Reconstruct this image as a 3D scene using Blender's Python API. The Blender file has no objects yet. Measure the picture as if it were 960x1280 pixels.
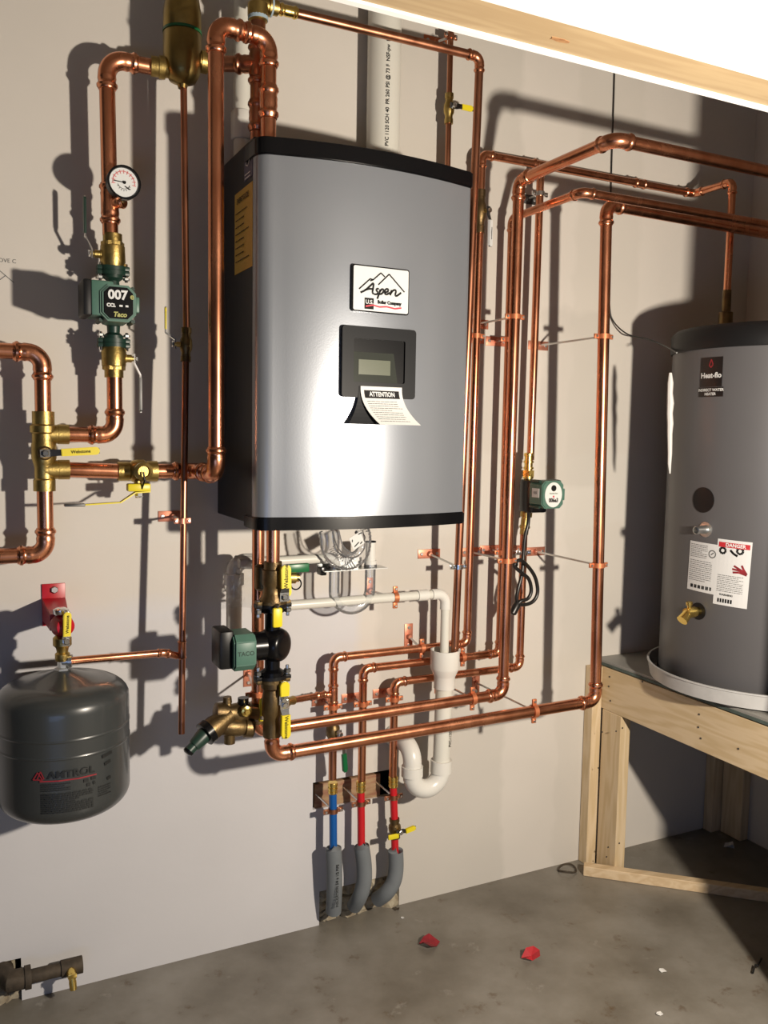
import bpy, bmesh, math, random
import numpy as np
from mathutils import Vector as V, Matrix
random.seed(7)
SC = bpy.context.scene
COL = SC.collection
PI = math.pi
# ------------------------------------------------------------------ camera
FPX, PITCH, ROLL, YAW = 1083.4, .0903, .01728, .4598
CAM = V((0, -2.2, 1.41))
_f = V((math.sin(YAW)*math.cos(PITCH), math.cos(YAW)*math.cos(PITCH), -math.sin(PITCH)))
_r0 = V((math.cos(YAW), -math.sin(YAW), 0)); _u0 = _r0.cross(_f)
_r = math.cos(ROLL)*_r0+math.sin(ROLL)*_u0; _u = -math.sin(ROLL)*_r0+math.cos(ROLL)*_u0
cd = bpy.data.cameras.new('camera'); cam = bpy.data.objects.new('camera', cd); COL.objects.link(cam)
cam.matrix_world = Matrix(((_r.x,_u.x,-_f.x,CAM.x),(_r.y,_u.y,-_f.y,CAM.y),(_r.z,_u.z,-_f.z,CAM.z),(0,0,0,1)))
cd.sensor_fit = 'VERTICAL'; cd.sensor_height = 24; cd.lens = FPX/1280*24; cd.clip_start = .05
SC.camera = cam
# ------------------------------------------------------------------ light
wd = bpy.data.worlds.new('world'); SC.world = wd; wd.use_nodes = True
bg = wd.node_tree.nodes['Background']; bg.inputs[0].default_value = (.80,.86,1,1); bg.inputs[1].default_value = .022
def lamp(name, kind, loc, energy, col, **k):
    l = bpy.data.lights.new(name, kind); l.energy = energy; l.color = col
    for a, b in k.items(): setattr(l, a, b)
    o = bpy.data.objects.new(name, l); COL.objects.link(o); o.location = loc; return o
lamp('work_light', 'POINT', (1.28,-2.03,1.37), 216, (1,.885,.74), shadow_soft_size=.035)
_w = lamp('blue_fill_light', 'AREA', (-.7,-3.3,.45), 7, (.36,.55,1), shape='RECTANGLE', size=1.4, size_y=.7)  # added low blue fill for the shadows; no window stands there
_w.rotation_euler = (math.radians(82),0,math.radians(-28))
SC.view_settings.view_transform = 'Standard'; SC.view_settings.look = 'None'
SC.view_settings.gamma = 1; SC.view_settings.use_curve_mapping = False
SC.view_settings.exposure = 0.0
# ------------------------------------------------------------------ pixel -> world point on the plane y=-s (or on z / x)
def ray(px, py): return _r*((px-480)/FPX)-_u*((py-640)/FPX)+_f
def W(px, py, s=None, x=None, z=None):
    d = ray(px, py)
    t = (-s-CAM.y)/d.y if s is not None else (x-CAM.x)/d.x if x is not None else (z-CAM.z)/d.z
    return CAM+d*t
def out_to(P, px):          # point straight out from the wall in front of P that is seen in column px
    lo, hi = 0., 1.6
    for _ in range(40):
        m = (lo+hi)/2; q = V((P.x,-m,P.z))-CAM
        if 480+FPX*q.dot(_r)/q.dot(_f) < px: lo = m
        else: hi = m
    return V((P.x,-m,P.z))
def along_x(P, px):         # point level with P along the wall seen in column px
    d = ray(px, 640)
    n = d.cross(ray(px, 100)); t = n.dot(CAM-P)/n.x
    return V((P.x+t, P.y, P.z))
# ------------------------------------------------------------------ materials
M = {}
def mat(name, col=(.5,.5,.5), rough=.5, metal=0, noise=0, nscale=20, bump=0, bscale=60, spec=.5, col2=None, stretch=(1,1,1), coat=0, rvar=0, alpha=None):
    if metal < .5: col = tuple(c*.80 for c in col); col2 = col2 and tuple(c*.80 for c in col2)
    m = bpy.data.materials.new(name); m.use_nodes = True; nt = m.node_tree; b = nt.nodes['Principled BSDF']
    b.inputs['Base Color'].default_value = (*col,1); b.inputs['Roughness'].default_value = rough
    b.inputs['Metallic'].default_value = metal; b.inputs['Specular IOR Level'].default_value = spec
    b.inputs['Coat Weight'].default_value = coat
    tc = nt.nodes.new('ShaderNodeTexCoord'); mp = nt.nodes.new('ShaderNodeMapping'); mp.inputs['Scale'].default_value = stretch
    nt.links.new(tc.outputs['Object'], mp.inputs[0])
    if noise or col2:
        n = nt.nodes.new('ShaderNodeTexNoise'); n.inputs['Scale'].default_value = nscale; n.inputs['Detail'].default_value = 6
        nt.links.new(mp.outputs[0], n.inputs['Vector'])
        r = nt.nodes.new('ShaderNodeValToRGB'); r.color_ramp.elements[0].position = .35; r.color_ramp.elements[1].position = .68
        c2 = col2 or tuple(c*(1-noise) for c in col)
        r.color_ramp.elements[0].color = (*c2,1); r.color_ramp.elements[1].color = (*col,1)
        nt.links.new(n.outputs[0], r.inputs[0]); nt.links.new(r.outputs[0], b.inputs['Base Color'])
        if rvar:
            mr = nt.nodes.new('ShaderNodeMapRange'); mr.inputs[3].default_value = rough; mr.inputs[4].default_value = rough+rvar
            nt.links.new(n.outputs[0], mr.inputs[0]); nt.links.new(mr.outputs[0], b.inputs['Roughness'])
    if bump:
        n2 = nt.nodes.new('ShaderNodeTexNoise'); n2.inputs['Scale'].default_value = bscale; n2.inputs['Detail'].default_value = 4
        nt.links.new(mp.outputs[0], n2.inputs['Vector'])
        bp = nt.nodes.new('ShaderNodeBump'); bp.inputs['Strength'].default_value = bump; bp.inputs['Distance'].default_value = .002
        nt.links.new(n2.outputs[0], bp.inputs['Height']); nt.links.new(bp.outputs[0], b.inputs['Normal'])
    M[name] = m; return m
mat('copper', (.76,.33,.185), .19, 1, nscale=9, col2=(.62,.245,.13), stretch=(3,3,1), rvar=.14)
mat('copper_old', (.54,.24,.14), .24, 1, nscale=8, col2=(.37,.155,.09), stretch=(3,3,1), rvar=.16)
mat('copper_plate', (.72,.30,.20), .42, .75, nscale=40, col2=(.5,.19,.12))
mat('strap_copper', (.60,.20,.09), .42, .6)
mat('brass', (.52,.38,.13), .34, 1, nscale=30, col2=(.34,.24,.08), bump=.25, bscale=220, rvar=.12)
mat('brass_dark', (.22,.15,.065), .42, .9, nscale=25, col2=(.12,.08,.04), bump=.3, bscale=200)  # darker brass; the shade on the backflow valve is put into this colour
mat('brass_mid', (.36,.26,.09), .36, 1, nscale=12, col2=(.20,.14,.05))
mat('brass_new', (.85,.62,.18), .25, 1)
mat('chrome', (.78,.78,.78), .18, 1)
mat('zinc', (.62,.63,.62), .35, 1)
mat('steel_dark', (.12,.12,.12), .4, .8, noise=.4)
mat('silver_door', (.28,.30,.335), .30, .55, bump=.04, bscale=300)
mat('black_metal', (.008,.008,.009), .38, 0, spec=.3)
mat('black_plastic', (.004,.004,.005), .25, 0, spec=.3)
mat('black_matte', (.008,.008,.009), .5, 0, spec=.3)
mat('dark_grey', (.012,.013,.015), .4, spec=.15)
mat('display_glass', (.045,.05,.042), .15, 0)
mat('display_lcd', (.13,.145,.10), .25)
mat('pump_green', (.085,.19,.145), .42, noise=.12, nscale=30)
mat('pump_green_dark', (.012,.04,.028), .4)
mat('green_handle', (.005,.13,.04), .35)
mat('green_tape', (.01,.22,.09), .5)
mat('yellow', (.85,.70,.02), .38)
mat('red', (.52,.008,.02), .36)
mat('blue_pex', (.004,.10,.38), .32)
mat('red_pex', (.58,.012,.02), .32)
mat('foam_grey', (.19,.21,.225), .85, noise=.1, bump=.15, bscale=300)
mat('pvc', (.80,.79,.74), .28)
mat('pvc_pipe', (.76,.75,.68), .3)
mat('white', (.78,.80,.80), .4)
mat('paper', (.78,.78,.76), .6)
mat('paper_tank', (.70,.71,.72), .55)
mat('ink', (.006,.006,.006), .6, spec=.2)
mat('ink_grey', (.12,.12,.12), .7)
mat('ink_faint', (.36,.33,.30), .8)
mat('red_ink', (.50,.02,.03), .6)
mat('logo_red', (.65,.03,.06), .5)
mat('label_yellow', (.62,.40,.03), .5)
mat('label_black', (.010,.008,.008), .4)
mat('energy_blue', (.09,.09,.16), .5)
mat('gold_ink', (.42,.42,.12), .5)
mat('tank_grey', (.115,.113,.120), .40, noise=.05, nscale=4)
mat('expansion_grey', (.048,.053,.054), .3, coat=.25, noise=.1, nscale=6)
mat('tank_print_black', (.012,.013,.013), .5)
mat('tank_print_red', (.30,.02,.03), .5)
mat('pan', (.60,.60,.60), .38, noise=.15, nscale=18)
mat('wire_black', (.01,.01,.01), .35)
mat('rust', (.10,.075,.05), .75, .2, noise=.5, nscale=40, bump=.6, bscale=90)
mat('cavity', (.025,.022,.02), .9)  # near-black, so the shade inside the wall openings is in the colour
mat('rubble', (.55,.49,.36), .9, nscale=45, col2=(.30,.24,.16), bump=1, bscale=120)
mat('ply_edge', (.10,.14,.125), .7, noise=.4)
mat('stand_top', (.36,.35,.32), .5, nscale=7, col2=(.27,.27,.26))
mat('maroon', (.30,.01,.02), .6, noise=.4, nscale=60)
mat('gauge_red', (.75,.22,.22), .6)
def plastic_clear():
    m = bpy.data.materials.new('clear_plastic'); m.use_nodes = True; nt = m.node_tree; nt.nodes.remove(nt.nodes['Principled BSDF'])
    o = nt.nodes['Material Output']; t = nt.nodes.new('ShaderNodeBsdfTransparent'); t.inputs[0].default_value = (.95,.955,.96,1)
    g = nt.nodes.new('ShaderNodeBsdfGlossy'); g.inputs['Roughness'].default_value = .12; g.inputs[0].default_value = (.9,.9,.9,1)
    d = nt.nodes.new('ShaderNodeBsdfDiffuse'); d.inputs[0].default_value = (.7,.7,.72,1)
    lw = nt.nodes.new('ShaderNodeLayerWeight'); lw.inputs[0].default_value = .30
    m1 = nt.nodes.new('ShaderNodeMixShader'); m2 = nt.nodes.new('ShaderNodeMixShader'); m2.inputs[0].default_value = .07
    nt.links.new(lw.outputs['Fresnel'], m1.inputs[0]); nt.links.new(t.outputs[0], m1.inputs[1]); nt.links.new(g.outputs[0], m1.inputs[2])
    nt.links.new(m1.outputs[0], m2.inputs[1]); nt.links.new(d.outputs[0], m2.inputs[2]); nt.links.new(m2.outputs[0], o.inputs[0]); M['clear'] = m
plastic_clear()
def wood(name, a, b, ax):
    m = bpy.data.materials.new(name); m.use_nodes = True; nt = m.node_tree; bs = nt.nodes['Principled BSDF']; bs.inputs['Roughness'].default_value = .62
    tc = nt.nodes.new('ShaderNodeTexCoord'); mp = nt.nodes.new('ShaderNodeMapping')
    sc = [9,9,9]; sc[ax] = .9; mp.inputs['Scale'].default_value = sc
    n = nt.nodes.new('ShaderNodeTexNoise'); n.inputs['Scale'].default_value = 1.6; n.inputs['Detail'].default_value = 3
    w = nt.nodes.new('ShaderNodeMath'); w.operation = 'MULTIPLY'; w.inputs[1].default_value = 46
    s = nt.nodes.new('ShaderNodeMath'); s.operation = 'SINE'
    r = nt.nodes.new('ShaderNodeValToRGB'); r.color_ramp.elements[0].color = (*a,1); r.color_ramp.elements[1].color = (*b,1)
    mr = nt.nodes.new('ShaderNodeMapRange'); mr.inputs[1].default_value = -1; mr.inputs[2].default_value = 1
    L = nt.links.new
    L(tc.outputs['Object'], mp.inputs[0]); L(mp.outputs[0], n.inputs['Vector']); L(n.outputs[0], w.inputs[0]); L(w.outputs[0], s.inputs[0]); L(s.outputs[0], mr.inputs[0]); L(mr.outputs[0], r.inputs[0]); L(r.outputs[0], bs.inputs['Base Color'])
    M[name] = m
wood('wood_y', (.54,.41,.24), (.62,.49,.32), 1)
wood('wood_z', (.54,.41,.24), (.62,.49,.32), 2)
wood('wood_x', (.54,.40,.24), (.62,.48,.31), 0)
wood('wood_header', (.36,.26,.145), (.41,.305,.175), 0)
def wallmat():
    m = bpy.data.materials.new('drywall'); m.use_nodes = True; nt = m.node_tree; bs = nt.nodes['Principled BSDF']; bs.inputs['Roughness'].default_value = .75
    L = nt.links.new; geo = nt.nodes.new('ShaderNodeNewGeometry'); sep = nt.nodes.new('ShaderNodeSeparateXYZ'); L(geo.outputs['Position'], sep.inputs[0])
    nz = nt.nodes.new('ShaderNodeTexNoise'); nz.inputs['Scale'].default_value = 7; nz.inputs['Detail'].default_value = 5; L(geo.outputs['Position'], nz.inputs['Vector'])
    def math_(op, a, b=None, c=None):
        n = nt.nodes.new('ShaderNodeMath'); n.operation = op
        for i, v in enumerate((a,b,c)):
            if v is None: continue
            if hasattr(v, 'links'): L(v, n.inputs[i])
            else: n.inputs[i].default_value = v
        return n.outputs[0]
    wob = math_('MULTIPLY', math_('SUBTRACT', nz.outputs[0], .5), .10)
    x = math_('ADD', sep.outputs[0], wob); z = math_('ADD', sep.outputs[2], wob)
    def band(v, c, h, soft=.01):    # 1 inside |v-c|<h
        d = math_('ABSOLUTE', math_('SUBTRACT', v, c))
        n = nt.nodes.new('ShaderNodeMapRange'); n.inputs[1].default_value = h-soft; n.inputs[2].default_value = h+soft; n.inputs[3].default_value = 1; n.inputs[4].default_value = 0
        L(d, n.inputs[0]); return n.outputs[0]
    base = nt.nodes.new('ShaderNodeRGB'); base.outputs[0].default_value = (.580,.546,.500,1)
    cur = base.outputs[0]
    def mix(fac, col):
        nonlocal cur
        n = nt.nodes.new('ShaderNodeMix'); n.data_type = 'RGBA'; L(fac, n.inputs[0]); L(cur, n.inputs[6]); n.inputs[7].default_value = (*col,1); cur = n.outputs[2]
    # jointing compound over the board seams: a pale primed lower left, tan paper between
    mix(math_('MULTIPLY', band(x, .30, .72, .02), band(z, .35, .62, .03)), (.560,.553,.565))
    mix(math_('MULTIPLY', band(x, 1.30, .22), .65), (.49,.465,.42))
    mix(math_('MULTIPLY', band(x, 1.86, .13), .5), (.52,.492,.445))
    mix(math_('MULTIPLY', band(z, 1.24, .12), .35), (.575,.56,.52))
    mix(math_('MULTIPLY', math_('MULTIPLY', band(x, 1.74, .12), band(z, 1.52, .28)), .45), (.455,.43,.39))
    n3 = nt.nodes.new('ShaderNodeTexNoise'); n3.inputs['Scale'].default_value = 2.2; n3.inputs['Detail'].default_value = 8; L(geo.outputs['Position'], n3.inputs['Vector'])
    mr = nt.nodes.new('ShaderNodeMapRange'); mr.inputs[1].default_value = .3; mr.inputs[2].default_value = .75; mr.inputs[3].default_value = .94; mr.inputs[4].default_value = 1.03; L(n3.outputs[0], mr.inputs[0])
    mm = nt.nodes.new('ShaderNodeMix'); mm.data_type = 'RGBA'; mm.blend_type = 'MULTIPLY'; mm.inputs[0].default_value = 1; L(cur, mm.inputs[6]); L(mr.outputs[0], mm.inputs[7])
    L(mm.outputs[2], bs.inputs['Base Color'])
    bp = nt.nodes.new('ShaderNodeBump'); bp.inputs['Strength'].default_value = .12; bp.inputs['Distance'].default_value = .003
    n4 = nt.nodes.new('ShaderNodeTexNoise'); n4.inputs['Scale'].default_value = 40; L(geo.outputs['Position'], n4.inputs['Vector']); L(n4.outputs[0], bp.inputs['Height']); L(bp.outputs[0], bs.inputs['Normal'])
    M['wall'] = m
wallmat()
def floormat():
    m = bpy.data.materials.new('concrete'); m.use_nodes = True; nt = m.node_tree; bs = nt.nodes['Principled BSDF']; L = nt.links.new
    geo = nt.nodes.new('ShaderNodeNewGeometry')
    def nz(s, d=8, rough=.6):
        n = nt.nodes.new('ShaderNodeTexNoise'); n.inputs['Scale'].default_value = s; n.inputs['Detail'].default_value = d; n.inputs['Roughness'].default_value = rough; L(geo.outputs['Position'], n.inputs['Vector']); return n.outputs[0]
    def ramp(f, stops):
        r = nt.nodes.new('ShaderNodeValToRGB'); L(f, r.inputs[0]); e = r.color_ramp.elements
        e[0].position, e[0].color = stops[0][0], (*stops[0][1],1); e[1].position, e[1].color = stops[-1][0], (*stops[-1][1],1)
        for p, c in stops[1:-1]:
            k = e.new(p); k.color = (*c,1)
        return r.outputs[0]
    a = ramp(nz(3.2), [(.30,(.105,.092,.072)),(.5,(.170,.155,.130)),(.70,(.235,.220,.195))])
    b = ramp(nz(9,10,.7), [(.62,(0,0,0)),(.72,(1,1,1))])
    c = ramp(nz(13,6,.65), [(.30,(1,1,1)),(.40,(0,0,0))])
    def mix(f, A, colr, k):
        mu = nt.nodes.new('ShaderNodeMath'); mu.operation = 'MULTIPLY'; L(f, mu.inputs[0]); mu.inputs[1].default_value = k
        n = nt.nodes.new('ShaderNodeMix'); n.data_type = 'RGBA'; L(mu.outputs[0], n.inputs[0]); L(A, n.inputs[6]); n.inputs[7].default_value = (*colr,1); return n.outputs[2]
    o = mix(b, a, (.34,.32,.29), .6); o = mix(c, o, (.09,.06,.035), .8)
    L(o, bs.inputs['Base Color'])
    rr = nt.nodes.new('ShaderNodeMapRange'); rr.inputs[3].default_value = .28; rr.inputs[4].default_value = .5; L(nz(5), rr.inputs[0]); L(rr.outputs[0], bs.inputs['Roughness'])
    bp = nt.nodes.new('ShaderNodeBump'); bp.inputs['Strength'].default_value = .25; bp.inputs['Distance'].default_value = .002; L(nz(30), bp.inputs['Height']); L(bp.outputs[0], bs.inputs['Normal'])
    M['floor'] = m
floormat()
# ------------------------------------------------------------------ mesh builder (world coordinates)
class MB:
    def __init__(s): s.v = []; s.f = []
    def add(s, vs, fs):
        k = len(s.v); s.v += [tuple(p) for p in vs]; s.f += [tuple(i+k for i in f) for f in fs]; return s
    def box(s, size, c=(0,0,0), fr=None, bev=0, seg=2):
        b = bmesh.new(); bmesh.ops.create_cube(b, size=1); bmesh.ops.scale(b, vec=size, verts=b.verts)
        if bev: bmesh.ops.bevel(b, geom=b.edges[:], offset=bev, segments=seg, affect='EDGES', profile=.5)
        T = (fr or Matrix()) @ Matrix.Translation(c); s.bm(b, T); return s
    def bm(s, b, T=Matrix()):
        b.verts.ensure_lookup_table(); s.add([T@v.co for v in b.verts], [[v.index for v in f.verts] for f in b.faces]); b.free(); return s
    def lathe(s, prof, fr=None, n=24, caps=True):
        T = fr or Matrix(); vs = []; fs = []
        for r, z in prof:
            for i in range(n):
                a = 2*PI*i/n; vs.append(T@V((r*math.cos(a), r*math.sin(a), z)))
        for j in range(len(prof)-1):
            for i in range(n):
                k = (i+1) % n; fs.append((j*n+i, j*n+k, (j+1)*n+k, (j+1)*n+i))
        if caps:
            if prof[0][0] > 1e-6: fs.append(tuple(range(n))[::-1])
            if prof[-1][0] > 1e-6: fs.append(tuple((len(prof)-1)*n+i for i in range(n)))
        return s.add(vs, fs)
    def sweep(s, pts, rad, n=18, caps=True, flat=None):
        # tube through pts; rad is a number or one per point; flat=(w,t,updir) makes a strip
        pts = [V(p) for p in pts]; R = rad if isinstance(rad, (list,tuple)) else [rad]*len(pts)
        tan = []
        for i in range(len(pts)):
            a = pts[i]-pts[i-1] if i else pts[1]-pts[0]; b = pts[i+1]-pts[i] if i < len(pts)-1 else a
            a = a.normalized() if a.length > 1e-9 else b.normalized(); b = b.normalized() if b.length > 1e-9 else a
            t = a+b; tan.append(t.normalized() if t.length > 1e-6 else a)
        u = V(flat[2]) if flat else (V((0,0,1)) if abs(tan[0].z) < .9 else V((1,0,0)))
        vs = []; fs = []
        for i, p in enumerate(pts):
            t = tan[i]; u = (u-t*u.dot(t)); u.normalize(); w = t.cross(u)
            if flat:
                m = 4; ring = [(-.5,-.5),(.5,-.5),(.5,.5),(-.5,.5)]
                W_ = flat[0] if not isinstance(flat[0], (list,tuple)) else flat[0][i]
                for a, b in ring: vs.append(p+w*a*W_+u*b*flat[1])
            else:
                m = n
                for k in range(n):
                    a = 2*PI*k/n; vs.append(p+(u*math.cos(a)+w*math.sin(a))*R[i])
        for j in range(len(pts)-1):
            for i in range(m):
                k = (i+1) % m; fs.append((j*m+i, j*m+k, (j+1)*m+k, (j+1)*m+i))
        if caps: fs.append(tuple(range(m))[::-1]); fs.append(tuple((len(pts)-1)*m+i for i in range(m)))
        return s.add(vs, fs)
    def prism(s, poly, h, fr=None, bev=0):
        b = bmesh.new(); vs = [b.verts.new((x,y,0)) for x, y in poly]; f = b.faces.new(vs)
        g = bmesh.ops.extrude_face_region(b, geom=[f]); bmesh.ops.translate(b, vec=(0,0,h), verts=[e for e in g['geom'] if isinstance(e, bmesh.types.BMVert)])
        if bev:
            ed = [e for e in b.edges if abs(e.verts[0].co.z-e.verts[1].co.z) < 1e-6]
            bmesh.ops.bevel(b, geom=ed, offset=bev, segments=2, affect='EDGES')
        bmesh.ops.recalc_face_normals(b, faces=b.faces)
        return s.bm(b, fr or Matrix())
def frame(o, z, x=None):
    z = V(z).normalized(); x = V(x) if x is not None else (V((0,0,1)) if abs(z.z) < .9 else V((1,0,0)))
    x = (x-z*x.dot(z)).normalized(); y = z.cross(x); o = V(o)
    return Matrix(((x.x,y.x,z.x,o.x),(x.y,y.y,z.y,o.y),(x.z,y.z,z.z,o.z),(0,0,0,1)))
WL = {}
def wl(o): return WL.get(o.name, V((0,0,0)))
def obj(name, mb, m, parent=None, smooth=True, ang=38, kind=None, label=None, recalc=True):
    a = np.array(mb.v); c = V((a.min(0)+a.max(0))/2)
    me = bpy.data.meshes.new(name); me.from_pydata([tuple(V(p)-c) for p in mb.v], [], mb.f)
    if recalc:
        b = bmesh.new(); b.from_mesh(me); bmesh.ops.recalc_face_normals(b, faces=b.faces); b.to_mesh(me); b.free()
    if smooth: me.shade_smooth(); me.set_sharp_from_angle(angle=math.radians(ang))
    me.materials.append(M[m] if isinstance(m, str) else m)
    o = bpy.data.objects.new(name, me); COL.objects.link(o)
    if parent: o.parent = parent; o.location = c-wl(parent)
    else: o.location = c
    WL[o.name] = c
    if kind: o['kind'] = kind
    if label: o['label'] = label
    return o
def tag(o, label, cat, group=None):
    o['label'] = label; o['category'] = cat
    if group: o['group'] = group
    return o
def thing(name, label, cat, loc, group=None):
    o = bpy.data.objects.new(name, None); COL.objects.link(o); o.location = loc; o.empty_display_size = .02; WL[o.name] = V(loc)
    return tag(o, label, cat, group)
def struct(name, mb, m, **k): return obj(name, mb, m, kind='structure', **k)
# ---- flat print mapped by fn(u,v,h) -> world point
def plane_map(fr): return lambda u, v, h=0: fr@V((u,v,h))
def sheet(fn, w, h, mname, parent, name, t=.0006, nx=8, ny=2, off=.0, c=(0,0), corner=0, label=None):
    mb = MB(); vs = []; fs = []
    for k, hh in enumerate((off, off+t)):
        for j in range(ny+1):
            for i in range(nx+1): vs.append(fn(c[0]+w*(i/nx-.5), c[1]+h*(j/ny-.5), hh))
    N = (nx+1)*(ny+1)
    for j in range(ny):
        for i in range(nx):
            a = j*(nx+1)+i; fs.append((a,a+nx+1,a+nx+2,a+1)); fs.append((N+a,N+a+1,N+a+nx+2,N+a+nx+1))
    for j in range(ny):
        a = j*(nx+1); fs.append((a,N+a,N+a+nx+1,a+nx+1)); a += nx; fs.append((a,a+nx+1,N+a+nx+1,N+a))
    for i in range(nx):
        fs.append((i,i+1,N+i+1,N+i)); a = ny*(nx+1)+i; fs.append((a,N+a,N+a+1,a+1))
    mb.add(vs, fs); return obj(name, mb, mname, parent, smooth=False, label=label)
def poly_print(fn, poly, mname, parent, name, off=.001):
    mb = MB(); mb.add([fn(u,v,off) for u, v in poly], [tuple(range(len(poly)))]); return obj(name, mb, mname, parent, smooth=False, recalc=False, kind='stuff')
def lines_mb(fn, x0, x1, y0, y1, n, th, off=.001, seed=1, fill=.9):
    rg = random.Random(seed); mb = MB()
    for i in range(n):
        y = y1+(y0-y1)*(i+.5)/n; x = x0; end = x0+(x1-x0)*(rg.uniform(.55,1) if rg.random() < .35 else fill)
        while x < end:
            w = min(rg.uniform(.03,.14)*(x1-x0), end-x)
            mb.add([fn(x,y-th/2,off),fn(x+w,y-th/2,off),fn(x+w,y+th/2,off),fn(x,y+th/2,off)], [(0,1,2,3)]); x += w+th*.9
    return mb
def strokes(fn, segs, th, off=.001):
    mb = MB()
    for pts in segs:
        for (a, b), (c, d) in zip(pts, pts[1:]):
            n = V((-(d-b), c-a)).normalized()*th/2 if (c-a or d-b) else V((0,th/2))
            mb.add([fn(a-n.x,b-n.y,off),fn(c-n.x,d-n.y,off),fn(c+n.x,d+n.y,off),fn(a+n.x,b+n.y,off)], [(0,1,2,3)])
    return mb
def text(s, size, fn, mname, parent, name='lettering', c=(0,0), align='CENTER', bold=0, off=.0012, shear=0, sx=1):
    cu = bpy.data.curves.new('t', 'FONT'); cu.body = s; cu.size = size; cu.align_x = align; cu.align_y = 'CENTER'; cu.offset = bold; cu.shear = shear; cu.resolution_u = 3
    to = bpy.data.objects.new('t', cu); COL.objects.link(to); dg = bpy.context.evaluated_depsgraph_get(); dg.update()
    me = bpy.data.meshes.new_from_object(to.evaluated_get(dg)); bpy.data.objects.remove(to); 
    mb = MB(); mb.add([fn(c[0]+v.co.x*sx, c[1]+v.co.y, off) for v in me.vertices], [tuple(p.vertices) for p in me.polygons]); bpy.data.meshes.remove(me)
    if not mb.v: return None
    return obj(name, mb, mname, parent, smooth=False, recalc=False, kind='stuff')
# ---- pipe runs
def arc_pts(A, P, B, R, n=9):
    a = (A-P).normalized(); b = (B-P).normalized(); th = PI-a.angle(b); t = R*math.tan(th/2)
    c = P+(a+b).normalized()*(R/math.cos(th/2)); p0 = P+a*t; p1 = P+b*t
    x = (p0-c).normalized(); y = (p1-c); y = (y-x*y.dot(x)).normalized()
    return [c+(x*math.cos(th*i/n)+y*math.sin(th*i/n))*R for i in range(n+1)], t
def cup_prof(r, c, k=1.0):    # distances from the open end of a press socket, with its bead
    return [(0,1.02*r),(.001,1.13*r),(.12*c,1.16*r),(.20*c,1.30*r*k),(.36*c,1.33*r*k),(.46*c,1.17*r),(.62*c,1.09*r),(.78*c,1.18*r),(c,1.14*r)]
def elbow(parent, A, P, B, r, m='copper', R=None, cup=None, name='elbow', plain=False):
    R = R or 1.75*r; cup = cup or 1.75*r; arc, t = arc_pts(A, P, B, R); a = (A-P).normalized(); b = (B-P).normalized()
    pr = cup_prof(r, cup) if not plain else [(0,1.02*r),(.001,1.22*r),(.15*cup,1.24*r),(cup,1.2*r)]
    k = 1.14 if not plain else 1.2
    pts = [arc[0]+a*(cup-d) for d, _ in pr[:-1]]+arc+[arc[-1]+b*(cup-d) for d, _ in pr[:-1]][::-1]
    rad = [q for _, q in pr[:-1]]+[k*r]*len(arc)+[q for _, q in pr[:-1]][::-1]
    return obj(name, MB().sweep(pts, rad, 20), m, parent), t+cup
def run(name, label, pts, r, m='copper', cat='pipe', joints=(), tees=(), R=None, cup=None, plain=False, part='pipe', fm=None, group=None, parent=None, corner='elbow'):
    pts = [V(p) for p in pts]; t = parent or thing(name, label, cat, min(pts, key=lambda p: p.z), group)
    cut = [0]*len(pts)
    for i in range(1, len(pts)-1):
        _, cut[i] = elbow(t, pts[i-1], pts[i], pts[i+1], r, fm or m, R, cup, corner, plain)
    for i in range(len(pts)-1):
        d = (pts[i+1]-pts[i]).normalized(); a = pts[i]+d*max(0, cut[i]-.6*r); b = pts[i+1]-d*max(0, cut[i+1]-.6*r)
        if (b-a).dot(d) > .001: obj(part, MB().sweep([a, a+(b-a)*.5, b], r, 20), m, t)
    for P, d in joints: coupling(t, P, d, r, fm or m)
    for P, d, b, rb in tees: tee(t, P, d, b, r, rb, fm or m)
    return t
def coupling(t, P, d, r, m='copper', L=None):
    L = L or 4.2*r; d = V(d).normalized(); pr = cup_prof(r, L/2)
    q = [(-L/2+a, b) for a, b in pr]+[(L/2-a, b) for a, b in pr[::-1]][1:]
    return obj('coupling', MB().sweep([V(P)+d*a for a, _ in q], [b for _, b in q], 20), m, t)
def tee(t, P, d, b, r, rb, m='copper'):
    L = 5.2*r; d = V(d).normalized(); b = V(b).normalized(); pr = cup_prof(r, 1.7*r)
    q = [(-L/2+a, c) for a, c in pr]+[(L/2-a, c) for a, c in pr[::-1]]
    mb = MB().sweep([V(P)+d*a for a, _ in q], [c for _, c in q], 20)
    pb = cup_prof(rb, 1.7*rb); H = 1.2*r+1.9*rb
    mb.sweep([V(P)+b*(H-a) for a, _ in pb]+[V(P)], [c for _, c in pb]+[1.14*rb], 20)
    return obj('tee_fitting', mb, m, t)
def lathe_between(A, B, prof, n=24):   # prof: (fraction, radius)
    A, B = V(A), V(B); fr = frame(A, B-A); L = (B-A).length
    return MB().lathe([(r, f*L) for f, r in prof], fr, n)
def ring_mb(P, d, r, w, t, n=28):
    fr = frame(P, d); return MB().lathe([(r,-w/2),(r+t,-w/2),(r+t,w/2),(r,w/2),(r,-w/2)], fr, n, caps=False)
def bolt(parent, P, d, r=.005, h=.008, m='zinc', name='bolt'):
    fr = frame(P, d); return obj(name, MB().lathe([(r,0),(r,h*.8),(r*.8,h)], fr, 6), m, parent, ang=20)
def rod(parent, A, B, r=.0032, m='zinc', name='threaded_rod'):
    A, B = V(A), V(B); n = max(6, int((B-A).length/.004)); pts = [A+(B-A)*i/n for i in range(n+1)]
    return obj(name, MB().sweep(pts, [r*(1 if i % 2 else .82) for i in range(n+1)], 8), m, parent)
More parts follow.
